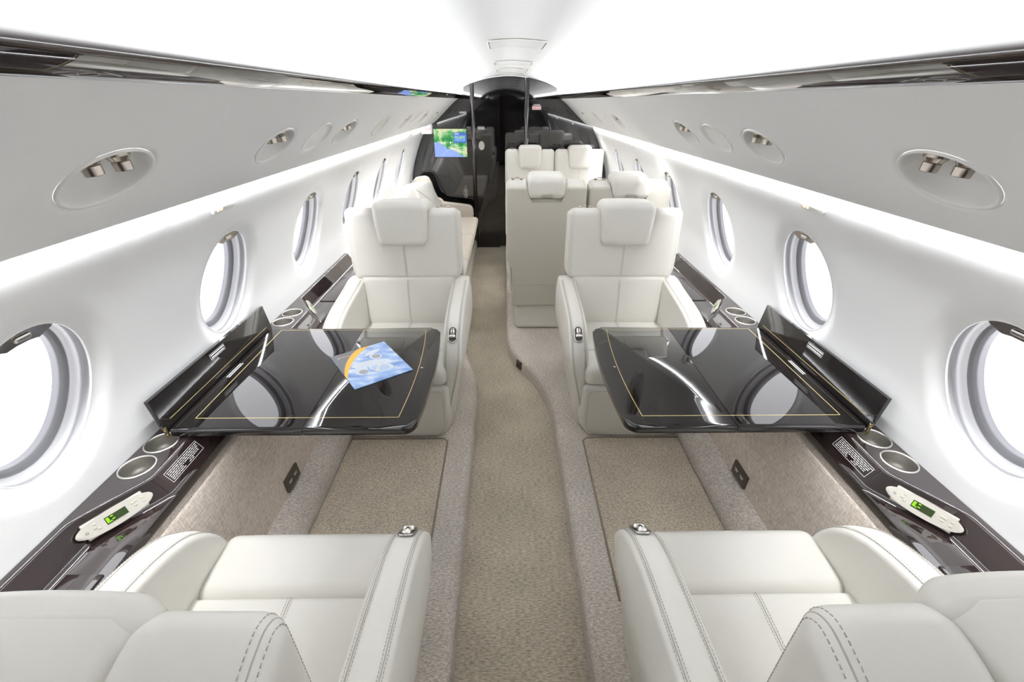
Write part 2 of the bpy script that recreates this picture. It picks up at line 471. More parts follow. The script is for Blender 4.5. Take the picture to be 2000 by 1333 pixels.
# windows: each a structure of its own
def make_window(n, side, y):
    sd = 'left' if side < 0 else 'right'
    uc = WIN_UC
    bm = new()
    rings = []
    spec = [(1.0, 1.0, 0.0148), (0.990, 0.992, 0.018), (1.0, 0.997, 0.021), (1.07, 1.05, 0.025), (1.11, 1.08, 0.034), (1.08, 1.06, 0.044)]
    for (a, b, o_) in spec: rings.append(ellipse_ring(WP, side, y, uc, WRY * a, WRU * b, o_))
    grid(bm, rings, closev=True, flip=side < 0)
    fr = obj('window_%d' % n, bm, REVEAL)
    struct(fr, 'oval cabin window in the %s wall' % sd)
    # inner liner with the bright bead
    bm = new(); rings = []
    for (a, b, o_) in [(1.085, 1.065, 0.043), (1.035, 1.03, 0.043), (1.015, 1.015, 0.040), (0.998, 1.0, 0.042), (1.0, 1.0, 0.045), (0.975, 0.975, 0.053), (0.945, 0.95, 0.058), (0.935, 0.94, 0.062)]:
        rings.append(ellipse_ring(WP, side, y, uc, WRY * a * 1.0, WRU * b, o_))
    grid(bm, rings, closev=True, flip=side < 0)
    obj('window_liner', bm, WINLIN, fr)
    bm = new(); rings = []
    for (a, b, o_) in [(0.94, 0.945, 0.061), (0.93, 0.935, 0.060), (0.915, 0.92, 0.065), (0.90, 0.905, 0.064), (0.885, 0.89, 0.070), (0.865, 0.875, 0.071), (0.86, 0.87, 0.076), (0.85, 0.86, 0.088)]:
        rings.append(ellipse_ring(WP, side, y, uc, WRY * a, WRU * b, o_))
    grid(bm, rings, closev=True, flip=side < 0)
    obj('window_gasket', bm, GASKET, fr)
    bm = new()
    ring = ellipse_ring(WP, side, y, uc, WRY * 0.87, WRU * 0.88, 0.082, 48)
    ring2 = ellipse_ring(WP, side, y, uc, WRY * 0.87, WRU * 0.88, 0.086, 48)
    va = [bm.verts.new(p) for p in ring]; vb = [bm.verts.new(p) for p in ring2]
    bm.faces.new(va); bm.faces.new(vb[::-1])
    for k in range(48): bm.faces.new((va[k], va[(k + 1) % 48], vb[(k + 1) % 48], vb[k]))
    obj('window_pane', bm, GLASS, fr, smooth=False)
    # shade pull bar tucked in the head of the opening
    bm = new()
    u = uc + WRU * 0.86
    c = WP.pt(side, y, u, 0.030); n2 = WP.nrm(u)
    tdir = Vector((side * -n2.y, 0, n2.x)); nd = Vector((side * n2.x, 0, n2.y))
    if tdir.z < 0: tdir = -tdir
    def P3(a, b, c_): return c + Vector((0, a, 0)) + tdir * b + nd * c_
    prof = [(-0.085, 0.030), (-0.062, 0.002), (-0.035, -0.010), (-0.014, -0.006), (0.014, -0.006), (0.035, -0.010), (0.062, 0.002), (0.085, 0.030)]
    lo = [P3(a, b, -0.012) for a, b in prof]; lo2 = [P3(a, b + 0.004, 0.014) for a, b in prof]
    up = [P3(a * 0.8, 0.030, 0.010 - 0.014) for a, b in prof]; up2 = [P3(a * 0.9, 0.036, 0.016) for a, b in prof]
    grid(bm, [up, lo, lo2, up2])
    obj('shade_pull', bm, NICKEL, fr, auto=0.5)
    bm = new()
    rbox(bm, (-0.018, -0.007, -0.006), (0.018, 0.007, 0.006), 0.005, m=(4, 2, 2), seg=2)
    mt = frame_mtx(P3(0, 0.006, -0.008), (0, 1, 0), tdir)
    bmesh.ops.transform(bm, matrix=mt, verts=bm.verts[:])
    obj('shade_grip', bm, STEEL, fr)

GLASS = bpy.data.materials.new('pane_acrylic'); GLASS.use_nodes = True
nt = GLASS.node_tree; nt.nodes.clear()
out = nt.nodes.new('ShaderNodeOutputMaterial'); tr = nt.nodes.new('ShaderNodeBsdfTransparent'); gl = nt.nodes.new('ShaderNodeBsdfGlossy')
gl.inputs['Roughness'].default_value = 0.02; tr.inputs['Color'].default_value = (0.97, 0.97, 0.98, 1)
mxs = nt.nodes.new('ShaderNodeMixShader'); mxs.inputs[0].default_value = 0.03
nt.links.new(tr.outputs[0], mxs.inputs[1]); nt.links.new(gl.outputs[0], mxs.inputs[2]); nt.links.new(mxs.outputs[0], out.inputs[0])
k = 0
for side in (-1, 1):
    for y in WIN_Y[1:]:
        k += 1; make_window(k, side, y)

# ceiling
CEILP = [(-0.607, 1.590), (-0.640, 1.612), (-0.632, 1.640), (-0.59, 1.662), (-0.545, 1.688), (-0.487, 1.727), (-0.41, 1.762), (-0.32, 1.789), (-0.19, 1.816), (0, 1.832)]
CEILP = CEILP + [(-x, z) for x, z in CEILP[-2::-1]]
CP = catmull(CEILP, 6)
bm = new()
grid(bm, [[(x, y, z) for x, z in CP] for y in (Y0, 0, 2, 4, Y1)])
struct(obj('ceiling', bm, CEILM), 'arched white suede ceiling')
def ceilz(x):
    for a, b in zip(CP, CP[1:]):
        if a[0] <= x <= b[0] and b[0] > a[0] and abs(x) < 0.6: return a[1] + (b[1] - a[1]) * (x - a[0]) / (b[0] - a[0])
ci = 0
for (ya, yb, lab) in ((2.26, 2.56, 'flush rectangular ceiling hatch nearest the camera'), (3.40, 3.70, 'second flush ceiling hatch from the camera'), (4.17, 4.47, 'third flush ceiling hatch from the camera'), (4.85, 5.15, 'farthest flush ceiling hatch just before the black bulkhead')):
    bm = new()
    xs = [-0.12 + 0.255 * i / 12 for i in range(13)]
    rows = [[(x, y, ceilz(x) - 0.0035) for x in xs] for y in (ya, yb)]
    grid(bm, rows)
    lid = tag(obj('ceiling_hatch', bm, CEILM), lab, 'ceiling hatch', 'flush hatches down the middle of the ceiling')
    bm = new()
    lp = [(x, ya, ceilz(x) - 0.003) for x in xs] + [(x, yb, ceilz(x) - 0.003) for x in reversed(xs)]
    tube(bm, lp, 0.0022, 5, closed=True)
    obj('edge_gap', bm, SEAM, lid)

# overhead panels + valance
PSU_L = [0.80, 1.42, 2.05, 3.37, 4.10, 4.80]; SLOT_L = [1.745, 2.66, 3.70]
PSU_R = [0.80, 1.42, 2.05, 3.33, 4.10, 4.80]; SLOT_R = [1.745, 3.67]
PUC = PP.uz(1.481); PRY, PRU = 0.099, 0.067
def psu_off(d): return 0.004 * (1 - smoothstep(0, 0.008, d))
for side, nm, A, B, n in ((-1, 'left', PSU_L, SLOT_L, 3), (1, 'right', PSU_R, SLOT_R, 4)):
    bm = new()
    panel(bm, PP, side, [(y, PUC, PRY, PRU) for y in [-0.6] + A + B], psu_off, Y0, Y1, 0, PP.L, nu=24)
    # return lip behind the light gap
    pl = PP.at(PP.L)
    grid(bm, [[(side * x, y, z) for x, z in (pl, (pl[0] + 0.004, pl[1] + 0.004), (0.872, 1.42), (0.870, 1.49), (0.935, 1.49), (0.935, 1.46))] for y in (Y0, Y1)])
    struct(obj('trim_%d' % n, bm, PSUM), 'sloping grey-white overhead panel above the %s windows' % nm)
    # lacquer valance
    vp = [(0.56, 1.655), (0.53, 1.664), (0.512, 1.663), (0.504, 1.657), (0.5015, 1.650), (0.5025, 1.646), (0.506, 1.642), (0.5405, 1.6225), (0.545, 1.6205), (0.548, 1.6215)]
    vp2 = [vp[0], vp[1]] + catmull(vp[1:7], 4) + vp[7:]
    bm = new()
    grid(bm, [[(side * x, y, z) for x, z in vp2] for y in (Y0, Y1)])
    v = obj('trim_%d' % (n + 2), bm, GLOSS, auto=0.6); struct(v, 'dark lacquered wood rail along the top of the %s overhead panel' % nm)

def bowl(bm, side, y, depth, lip=0.0, flat=False, mi=0):
    rings = []
    for (a, o_) in ([(1.0, 0.0035), (1.005, 0.0008), (0.985, -0.0008), (0.95, -0.0006), (0.93, 0.001), (0.915, 0.0045)] ):
        rings.append(ellipse_ring(PP, side, y, PUC, PRY * a, PRU * a, o_))
    if not flat:
        for (a, t) in ((0.90, 0.15), (0.86, 0.45), (0.78, 0.72), (0.62, 0.90), (0.4, 0.98), (0.15, 1.0)):
            rings.append(ellipse_ring(PP, side, y, PUC, PRY * a, PRU * a, 0.004 + depth * t))
    else:
        for a in (0.6, 0.15): rings.append(ellipse_ring(PP, side, y, PUC, PRY * a, PRU * a, 0.005))
    vs = grid(bm, rings, closev=True, mi=mi, flip=side < 0)
    bm.faces.new(vs[-1]).material_index = mi

def make_pod(side, y, lab):
    c = PP.pt(side, y, PUC, 0)
    t = thing('reading_light_pod', lab, 'reading light pod', c, 0, 'reading light and air vent pods, %s side' % ('left' if side < 0 else 'right'))
    L = Matrix.Translation(-c)
    bm = new(); bowl(bm, side, y, 0.045); bmesh.ops.transform(bm, matrix=L, verts=bm.verts[:])
    obj('housing', bm, PODM, t)
    for dy in (-0.034, 0.030):
        p = PP.pt(side, y + dy, PUC + 0.000, 0.030) - c
        # nozzle hangs from the upper part of the bowl, pointing down and slightly inward
        ax = Vector((-side * 0.10, 0.10, -1)).normalized()
        top = PP.pt(side, y + dy, PUC - 0.031, 0.031) - c
        q = Vector((1, 0, 0)); x = ax.cross(Vector((0, 1, 0))).normalized(); yv = ax.cross(x)
        m = Matrix(((x.x, yv.x, ax.x, top.x), (x.y, yv.y, ax.y, top.y), (x.z, yv.z, ax.z, top.z), (0, 0, 0, 1)))
        bm = new()
        lathe(bm, [(0.021, -0.015), (0.0195, 0.010), (0.0135, 0.018), (0.0145, 0.0195), (0.0135, 0.033), (0.0115, 0.034), (0.009, 0.029)], 24, m)
        nz = obj('nozzle', bm, NICKEL, t, auto=0.5)
    return t

def make_slot(side, y, lab):
    c = PP.pt(side, y, PUC, 0)
    bm = new(); bowl(bm, side, y, 0, flat=True); bmesh.ops.transform(bm, matrix=Matrix.Translation(-c), verts=bm.verts[:])
    o = obj('oxygen_mask_cover', bm, PODM, loc=c)
    tag(o, lab, 'overhead cover')
ordn = ['nearest the camera', 'second from the camera', 'third from the camera', 'fourth from the camera', 'fifth, over the divan end', 'last before the black bulkhead']
ordr = ['nearest the camera', 'second from the camera', 'third from the camera', 'fourth from the camera', 'fifth, over the farther seats', 'last before the black bulkhead']
for i, y in enumerate(PSU_L): make_pod(-1, y, 'oval white pod with two nickel nozzles in left overhead panel, ' + ordn[i])
for i, y in enumerate(PSU_R): make_pod(1, y, 'oval white pod with two nickel nozzles in right overhead panel, ' + ordr[i])
make_slot(-1, SLOT_L[0], 'plain oval cover in left overhead panel, nearest, between second and third pods')
make_slot(-1, SLOT_L[1], 'plain oval cover in left overhead panel, beyond the third pod')
make_slot(-1, SLOT_L[2], 'plain oval cover in left overhead panel, farthest, by the bulkhead')
make_slot(1, SLOT_R[0], 'plain oval cover in right overhead panel, nearest, between second and third pods')
make_slot(1, SLOT_R[1], 'plain oval cover in right overhead panel, farthest, over the double seats')

# ------------------------------------------------------------------ floor
# aisle floor
def floor_edge_left(y):
    if y < 2.15: return -0.213
    if y < 2.75: return -0.213 - 0.165 * smoothstep(2.05, 2.8, y) * 1.0
    return -0.378
FL_L = [(-0.213, Y0), (-0.213, 0.0), (-0.213, 1.4), (-0.213, 1.8), (-0.213, 2.0), (-0.213, 2.13), (-0.222, 2.28), (-0.26, 2.45), (-0.315, 2.66), (-0.355, 2.82), (-0.385, 3.0), (-0.395, 3.3), (-0.397, 3.8), (-0.398, 4.6), (-0.398, Y1)]
FL_R = [(0.213, Y0), (0.213, 0.0), (0.213, 1.2), (0.213, 1.7), (0.213, 1.95), (0.205, 2.10), (0.17, 2.25), (0.115, 2.40), (0.045, 2.53), (-0.005, 2.66), (-0.035, 2.80), (-0.042, 3.0), (-0.042, 3.4), (-0.042, 4.2), (-0.04, Y1)]
bm = new()
box(bm, (0, (Y0 + Y1) / 2, -0.03), (1.0, Y1 - Y0, 0.06))
struct(obj('floor', bm, CARPET_AISLE, smooth=False), 'sunken carpeted aisle floor')
ZF = 0.10
def plat(FL, side, nm):
    bm = new()
    pts = catmull(FL, 6)
    rows = []
    R_ = 0.035
    for i, (x, y) in enumerate(pts):
        a = pts[max(i - 1, 0)]; b = pts[min(i + 1, len(pts) - 1)]
        t = Vector((b[0] - a[0], b[1] - a[1])).normalized(); n = Vector((t.y, -t.x))   # to +x
        if side < 0: n = -n   # away from aisle
        row = [(x, y, -0.005), (x + n.x * 0.003, y + n.y * 0.003, ZF - R_)]
        for k in range(1, 7):
            an = k / 6 * PI / 2
            d = R_ * (1 - math.cos(an)) + 0.003; z = ZF - R_ + R_ * math.sin(an)
            row.append((x + n.x * d, y + n.y * d, z))
        ex = x + n.x * 0.07; ey = y + n.y * 0.07
        row.append((ex, ey, ZF))
        row.append((side * 0.93, ey, ZF))
        rows.append(row)
    grid(bm, rows)
    return obj('floor_' + nm, bm, CARPET_EDGE)
struct(plat(FL_L, -1, 'left'), 'raised carpeted seat floor left of the aisle, rounded edge')
struct(plat(FL_R, 1, 'right'), 'raised carpeted seat floor right of the aisle, rounded edge')
# carpet inset panels with a bound edge between the seats
for side, lab in ((-1, 'flat beige carpet panel between the left club seats'), (1, 'flat beige carpet panel between the right club seats')):
    bm = new()
    x0, x1, ya, yb = 0.338, 0.815, 0.912, 1.745
    box(bm, (side * (x0 + x1) / 2, (ya + yb) / 2, ZF + 0.002), (x1 - x0, yb - ya, 0.006), bev=0.0)
    c = obj('carpet_panel', bm, CARPET_PANEL, smooth=False); tag(c, lab, 'carpet')
    bm = new()
    tube(bm, [(side * x1, yb, ZF + 0.004), (side * (x0 + 0.02), yb, ZF + 0.004), (side * x0, yb - 0.02, ZF + 0.004), (side * x0, ya, ZF + 0.004)], 0.0045, 6)
    obj('binding', bm, mat('carpet_binding', None, 0.9, lincol=(0.25, 0.20, 0.155)), c)

# socket in the step riser
t = thing('floor_socket', 'small bronze socket plate set in the curved carpeted step right of the aisle', 'socket', (0.04, 2.535, 0.055))
bm = new(); rot = Matrix.Rotation(-1.05, 3, 'Z')
box(bm, (0, 0, 0), (0.055, 0.012, 0.055), rot=rot, bev=0.001); obj('plate', bm, BRONZE, t, smooth=False)
bm = new(); box(bm, rot @ Vector((0, -0.008, 0)), (0.026, 0.006, 0.016), rot=rot); obj('socket_opening', bm, BLACK, t, smooth=False)

# ------------------------------------------------------------------ side ledges
LZ = 0.70; TZ = 0.636
def lip_x(y):
    m = 1.45
    d = abs(y - m)
    # 1.005 within 0.55 of the middle, 1.108 beyond 0.74
    if d < 0.551: return 1.006
    if d < 0.700: return 1.006 + (1.106 - 1.006) * ((d - 0.551) / 0.149)
    return 1.106
def ledge_z(x, y):
    lx = lip_x(y)
    if x >= lx: return LZ
    t = (lx - x) / 0.042
    return LZ + (TZ - LZ) * min(1.0, t)
def build_ledge(side, ya, yb, name):
    bm = new()
    ys = set()
    n = int((yb - ya) / 0.03)
    ys = [ya + (yb - ya) * i / n for i in range(n + 1)]
    for q in (0.75, 0.899, 2.001, 2.15, 0.8895, 1.0905, 1.8145, 2.0145): 
        ys.append(q)
        for e in (-0.012, 0.012, -0.025, 0.025): ys.append(q + e)
    ys = sorted(y for y in set(ys) if ya <= y <= yb)
    rows = []
    def lips(y):   # softened kinks
        return (lip_x(y - 0.01) + lip_x(y) * 2 + lip_x(y + 0.01)) / 4
    for y in ys:
        lx = lips(y)
        r = 0.005
        dx, dz = 0.042, LZ - TZ
        L = math.hypot(dx, dz); ux, uz = -dx / L, -dz / L
        row = [(1.120, LZ), (1.1185, LZ), (max(1.0235, lx + r + 0.0005), LZ), (lx + r, LZ), (lx + r * 0.3, LZ - r * 0.12), (lx + ux * r * 0.45, LZ + uz * r * 0.45 - 0.0), (lx + ux * r * 1.4, LZ + uz * r * 1.4)]
        bx, bz = lx + ux * L, TZ
        row += [(bx - ux * 0.012, bz - uz * 0.012), (bx - ux * 0.004 - 0.0005, bz - uz * 0.004 + 0.0005), (bx - 0.006, TZ + 0.0)]
        e = 0.962
        mid = max(e + 0.002, (bx - 0.006 + e) / 2)
        row += [(mid, TZ), (e, TZ), (e - 0.004, TZ - 0.001), (e - 0.005, TZ - 0.005), (e - 0.005, TZ - 0.026), (e - 0.002, TZ - 0.030), (e + 0.02, TZ - 0.030)]
        rows.append([(side * x, y, z) for x, z in row])
    vs = grid(bm, rows)
    CH = ((0.8895, 1.0905), (1.8145, 2.0145))
    kill = []
    for i in range(len(rows) - 1):
        yc = (rows[i][0][1] + rows[i + 1][0][1]) / 2
        if any(a < yc < b for a, b in CH):
            for f in vs[i][1].link_faces:
                if vs[i + 1][2] in f.verts and vs[i][2] in f.verts: kill.append(f)
    bmesh.ops.delete(bm, geom=list(set(kill)), context='FACES_ONLY')
    K = 48
    for (a, b), cys in zip(CH, ((0.94, 1.04), (1.8645, 1.9645))):
        cuts = (a, (a + b) / 2, b)
        for q, cy in enumerate(cys):
            ca, cb = cuts[q], cuts[q + 1]; x0, x1 = 1.0235, 1.1185; cx = 1.071; rr = 0.0425
            angs = [2 * PI * k / K for k in range(K)]
            for (px, py) in ((x0, ca), (x1, ca), (x1, cb), (x0, cb)):
                th = math.atan2(py - cy, px - cx) % (2 * PI); k = min(range(K), key=lambda k: abs(angs[k] - th)); angs[k] = th
            rws = []
            for th in angs:
                dx, dy = math.cos(th), math.sin(th); rb = 1e9
                if dx > 1e-9: rb = min(rb, (x1 - cx) / dx)
                if dx < -1e-9: rb = min(rb, (x0 - cx) / dx)
                if dy > 1e-9: rb = min(rb, (cb - cy) / dy)
                if dy < -1e-9: rb = min(rb, (ca - cy) / dy)
                rws.append([(side * (cx + dx * rad), cy + dy * rad, LZ) for rad in (rr, rb)])
            grid(bm, rws, closeu=True)
    return bm
LEDGES = []
for side, nm in ((-1, 'left'), (1, 'right')):
    t = thing('side_ledge', 'long dark lacquered ledge under the %s windows with drink holders' % nm, 'side ledge', (side * 1.03, 1.45, 0.60))
    L = Matrix.Translation((-side * 1.03, -1.45, -0.60))
    bm = build_ledge(side, -1.2, 2.92, nm); bmesh.ops.transform(bm, matrix=L, verts=bm.verts[:])
    obj('worktop', bm, GLOSS, t, auto=0.9)
    def LT(bm): bmesh.ops.transform(bm, matrix=L, verts=bm.verts[:]); return bm
    # cup holders
    for cy in (0.94, 1.04, 1.8645, 1.9645):
        bm = new()
        mt = Matrix.Translation((side * 1.071, cy, LZ))
        lathe(bm, [(0.0400, -0.058), (0.0412, -0.002), (0.0418, 0.0022), (0.0430, 0.0032), (0.0450, 0.0028), (0.0462, 0.0003)], 48, mt)
        # open ring: delete caps
        bmesh.ops.delete(bm, geom=[f for f in bm.faces if len(f.verts) > 4], context='FACES_ONLY')
        h = obj('cup_holder', LT(bm), STEEL, t)
        bm = new()
        lathe(bm, [(0.0405, -0.056), (0.036, -0.058), (0.0001, -0.058)], 48, mt)
        obj('cup_floor', LT(bm), STEEL, h)
    # hatch lids on the tray
    for (a, b) in ((-0.3, 0.66), (2.25, 2.85)):
        bm = new(); box(bm, (side * 1.012, (a + b) / 2, TZ + 0.002), (0.085, b - a, 0.006), bev=0.0015)
        obj('tray_lid', LT(bm), GLOSS, t, auto=0.5)
    # placards on the sloping face
    for (a, b) in ((0.925, 1.065), (1.835, 1.975)):
        bm = new()
        d = Vector((-0.042, 0, -0.064)).normalized(); d.x *= side
        o0 = Vector((side * (1.006 - 0.011), (a + b) / 2, LZ - 0.0165)) + Vector((-side * 0.0012, 0, 0.0008))
        ydir = Vector((0, 1, 0)) 
        # text runs along y; reading up vector is away from lip
        if side < 0: m = frame_mtx(o0 + d * 0.016, (0, 1, 0), -d)
        else: m = frame_mtx(o0 + d * 0.016, (0, -1, 0), -d)
        w_, h_ = (b - a), 0.034
        for (cx, cy_, sx, sy) in ((0, h_ / 2, w_, 0.0009), (0, -h_ / 2, w_, 0.0009), (-w_ / 2, 0, 0.0009, h_), (w_ / 2, 0, 0.0009, h_)):
            box(bm, m @ Vector((cx, cy_, 0)), (sx, sy, 0.0004), rot=m.to_3x3())
        rnd = random.Random(3)
        for r_ in range(6):
            yy = h_ / 2 - 0.005 - r_ * 0.0048
            x = -w_ / 2 + 0.006
            while x < w_ / 2 - 0.012:
                l = rnd.choice((0.006, 0.009, 0.012))
                if not (r_ >= 4 and abs(x + l / 2) < 0.012) and not (r_ == 5 and x > w_ / 2 - 0.04):
                    box(bm, m @ Vector((x + l / 2, yy, 0)), (l, 0.0017, 0.0004), rot=m.to_3x3())
                x += l + 0.0025
        obj('placard', LT(bm), WHITEPRINT, t, smooth=False)
    # seat control handsets on the recess face
    for (ya, yb) in ((0.730, 0.878), (2.022, 2.170)):
        ca = Vector((side * lip_x(ya), ya, LZ)); cb_ = Vector((side * lip_x(yb), yb, LZ))
        al = (cb_ - ca).normalized()
        dn = Vector((-side * 0.042, 0, -0.064)).normalized()
        nn = al.cross(dn).normalized()
        if nn.x * side > 0: nn = -nn
        if nn.z < 0: nn = Vector((nn.x, nn.y, abs(nn.z)))
        org = (ca + cb_) / 2 + dn * 0.040 + nn * 0.004
        xd = al if side < 0 else -al
        m = frame_mtx(org, xd, -dn)
        if (m.to_3x3() @ Vector((0, 0, 1))).dot(nn) < 0:
            m = frame_mtx(org, -xd, -dn)
        near = ya < 1.4
        hs = thing('seat_controller', 'silver oval cabin controller with green display, %s ledge, %s' % (nm, 'near camera' if near else 'behind the table beside the far seat'), 'controller', org)
        M2 = Matrix.Translation(-org) @ m
        LH, HH = 0.083, 0.0235
        pts = []
        for kk in range(48):
            th = 2 * PI * kk / 48
            cx, sx = math.cos(th), math.sin(th)
            pts.append(Vector((LH * math.copysign(abs(cx) ** 0.9, cx), HH * math.copysign(abs(sx) ** 1.0, sx), 0)))
        bm = new(); extr(bm, [p for p in pts], (0, 0, 0.005), bev=0.0015); bmesh.ops.transform(bm, matrix=M2, verts=bm.verts[:])
        obj('faceplate', bm, SILVER, hs, auto=0.6)
        bm = new(); rbox(bm, (-0.066, -0.0225, -0.004), (0.066, 0.0225, 0.002), 0.003, seg=2, m=(3, 3, 2)); bmesh.ops.transform(bm, matrix=M2, verts=bm.verts[:])
        obj('cradle', bm, SILVER, hs)
        bm = new(); box(bm, (0.0, 0, 0.0055), (0.046, 0.019, 0.001)); bmesh.ops.transform(bm, matrix=M2, verts=bm.verts[:])
        dsp = obj('display', bm, LCD, hs, smooth=False)
        bm = new()
        for (x, y, w__) in ((-0.018, 0.0055, 0.006), (-0.018, 0.002, 0.006), (-0.018, -0.0015, 0.006), (-0.018, -0.005, 0.006), (-0.008, 0.0055, 0.005), (-0.007, -0.0025, 0.005), (-0.0125, -0.005, 0.003)):
            box(bm, (x, y, 0.0062), (w__, 0.0021, 0.0004))
        bmesh.ops.transform(bm, matrix=M2, verts=bm.verts[:]); obj('digits', bm, LCDG, dsp, smooth=False)
        for (x, y) in ((-0.042, 0.009), (-0.045, 0.0), (-0.038, -0.006), (0.038, 0.006), (0.045, 0.006), (0.042, -0.003), (0.060, 0.006), (0.060, -0.005)):
            bm = new(); rbox(bm, (x - 0.0036, y - 0.0024, 0.004), (x + 0.0036, y + 0.0024, 0.0062), 0.001, seg=2, m=(2, 2, 1)); bmesh.ops.transform(bm, matrix=M2, verts=bm.verts[:])
            obj('button', bm, BTN, hs)
        bm = new(); tube(bm, [(-0.062 + 0.0028 * math.cos(2 * PI * q / 12), 0.0028 * math.sin(2 * PI * q / 12) - 0.001, 0.0055) for q in range(12)], 0.0009, 6, closed=True)
        bmesh.ops.transform(bm, matrix=M2, verts=bm.verts[:]); obj('headphone_jack', bm, CHROME, hs)

# outlets on the fabric wall
for side, nm in ((-1, 'left'), (1, 'right')):
    t = thing('power_outlet', 'small bronze power outlet plate on the %s fabric side wall' % nm, 'power outlet', (side * 0.934, 1.362, 0.232))
    bm = new(); rot = Matrix.Rotation(side * 0.07, 3, 'Y')
    box(bm, (-side * 0.006, 0, 0), (0.012, 0.108, 0.062), bev=0.001, rot=rot); obj('plate', bm, BRONZE, t, smooth=False)
    bm = new()
    for dy in (-0.022, 0.022):
        for r_ in range(2):
            box(bm, (-side * 0.0124, dy, 0.006 - r_ * 0.007), (0.0004, 0.026 - r_ * 0.008, 0.0035), rot=rot)
    obj('marking', bm, WHITEPRINT, t, smooth=False)

# ------------------------------------------------------------------ folding tables
def make_table(side):
    nm = 'left' if side < 0 else 'right'
    t = thing('folding_table', ('glossy black folding table with gold inlay at left, brochure on it' if side < 0 else 'glossy black folding table with gold inlay at right, bare top'), 'table', (side * 0.70, 1.40, 0.73), 0, 'folding cabin tables')
    T = Matrix.Translation((-side * 0.70, -1.40, -0.73))
    ZT = 0.73; TH = 0.026
    # outline (|x|, y)
    def edge(y): # aisle edge
        return 0.306 + 0.10 * ((y - 1.38) / 0.34) ** 2 * 0.22
    ya, yb = 1.062, 1.742
    inner = []
    for i in range(21):
        y = ya + 0.045 + (yb - ya - 0.09) * i / 20; inner.append((edge(y), y))
    ca = (edge(ya + 0.045) + 0.045, ya + 0.045); cb_ = (edge(yb - 0.045) + 0.045, yb - 0.045)
    arca = [(ca[0] - 0.045 * math.cos(k / 6 * PI / 2), ca[1] - 0.045 * math.sin(k / 6 * PI / 2)) for k in range(6, 0, -1)]
    arcb = [(cb_[0] - 0.045 * math.cos(k / 6 * PI / 2), cb_[1] + 0.045 * math.sin(k / 6 * PI / 2)) for k in range(1, 7)]
    xs = 0.660
    leafA = [(xs - 0.0008, ya)] + arca + inner + arcb + [(xs - 0.0008, yb)]
    leafB = [(1.052, ya), (xs + 0.0008, ya), (xs + 0.0008, yb), (1.052, yb)]
    for nmx, pl in (('table_leaf', leafA), ('table_leaf', leafB)):
        bm = new()
        ol = [(side * x, y, ZT - TH) for x, y in pl]
        extr(bm, ol, (0, 0, TH))
        es = [e for e in bm.edges if all(abs(v.co.z - ZT) < 1e-6 for v in e.verts) and not all(abs(abs(v.co.x) - xs) < 0.002 for v in e.verts) and not all(abs(abs(v.co.x) - 1.052) < 0.002 for v in e.verts)]
        bmesh.ops.bevel(bm, geom=es, offset=0.012, segments=5, profile=0.55, affect='EDGES')
        es = [e for e in bm.edges if all(abs(v.co.z - (ZT - TH)) < 1e-6 for v in e.verts)]
        bmesh.ops.bevel(bm, geom=es, offset=0.004, segments=2, profile=0.5, affect='EDGES')
        bmesh.ops.transform(bm, matrix=T, verts=bm.verts[:])
        lf = obj(nmx, bm, TABLEM, t, auto=0.7)
        # gold line on this leaf
        bm = new(); w = 0.0011; zz = ZT + 0.0003
        def strip(p, q):
            p = Vector((side * p[0], p[1], zz)); q = Vector((side * q[0], q[1], zz)); d = (q - p).normalized() * w; n = Vector((-d.y, d.x, 0))
            vs = [bm.verts.new(v) for v in (p + n - d, q + n + d, q - n + d, p - n - d)]
            bm.faces.new(vs)
        yl, yh = ya + 0.055, yb - 0.022
        if pl is leafA:
            ins = [(edge(y) + 0.062, y) for y in [yl + (yh - yl) * i / 16 for i in range(17)]]
            strip((xs - 0.001, yl), (ins[0][0], yl)); strip((xs - 0.001, yh), (ins[-1][0], yh))
            for p, q in zip(ins, ins[1:]): strip(p, q)
        else:
            strip((1.008, yl), (xs + 0.001, yl)); strip((1.008, yh), (xs + 0.001, yh)); strip((1.008, yl), (1.008, yh))
        bmesh.ops.transform(bm, matrix=T, verts=bm.verts[:])
        obj('inlay_line', bm, GOLD, lf, smooth=False)
        if pl is leafA:
            bm = new(); lathe(bm, [(0.005, 0), (0.005, 0.001), (0.003, 0.0015)], 16, Matrix.Translation((side * 0.357, 1.41, ZT)))
            bmesh.ops.transform(bm, matrix=T, verts=bm.verts[:]); obj('latch_button', bm, CHROME, lf)
        else:
            bm = new()
            m = frame_mtx((side * 1.035, 1.40, ZT + 0.0004), (0, -side, 0), (side, 0, 0))
            rnd = random.Random(5)
            for r_ in range(2):
                x = -0.05
                while x < 0.045:
                    l = rnd.choice((0.004, 0.006, 0.008)); box(bm, m @ Vector((x + l / 2, 0.004 - r_ * 0.008 if True else 0, 0)), (l, 0.0035, 0.0003), rot=m.to_3x3()); x += l + 0.0012
            bmesh.ops.transform(bm, matrix=T, verts=bm.verts[:]); obj('placard_text', bm, WHITEPRINT, lf, smooth=False)
    # upright lid against the wall
    bm = new()
    lid = [(1.058, 0.722), (1.072, 0.722), (1.088, 0.832), (1.074, 0.834)]
    extr(bm, [(side * x, 1.058, z) for x, z in lid], (0, 0.686, 0), bev=0.0015)
    bmesh.ops.transform(bm, matrix=T, verts=bm.verts[:])
    ld = obj('ledge_lid', bm, TABLEM, t, auto=0.5)
    bm = new()
    a = Vector((side * (1.062 - 0.0006), 1.09, 0.750)); b = Vector((side * (1.062 - 0.0006), 1.71, 0.750))
    def q4(p0, p1, hh):
        d = Vector((side * 0.016, 0, 0.112)).normalized() * hh
        bm.faces.new([bm.verts.new(v) for v in (p0, p1, p1 + d, p0 + d)])
    q4(a, b, 0.0018)
    d3 = Vector((side * 0.016, 0, 0.112)).normalized()
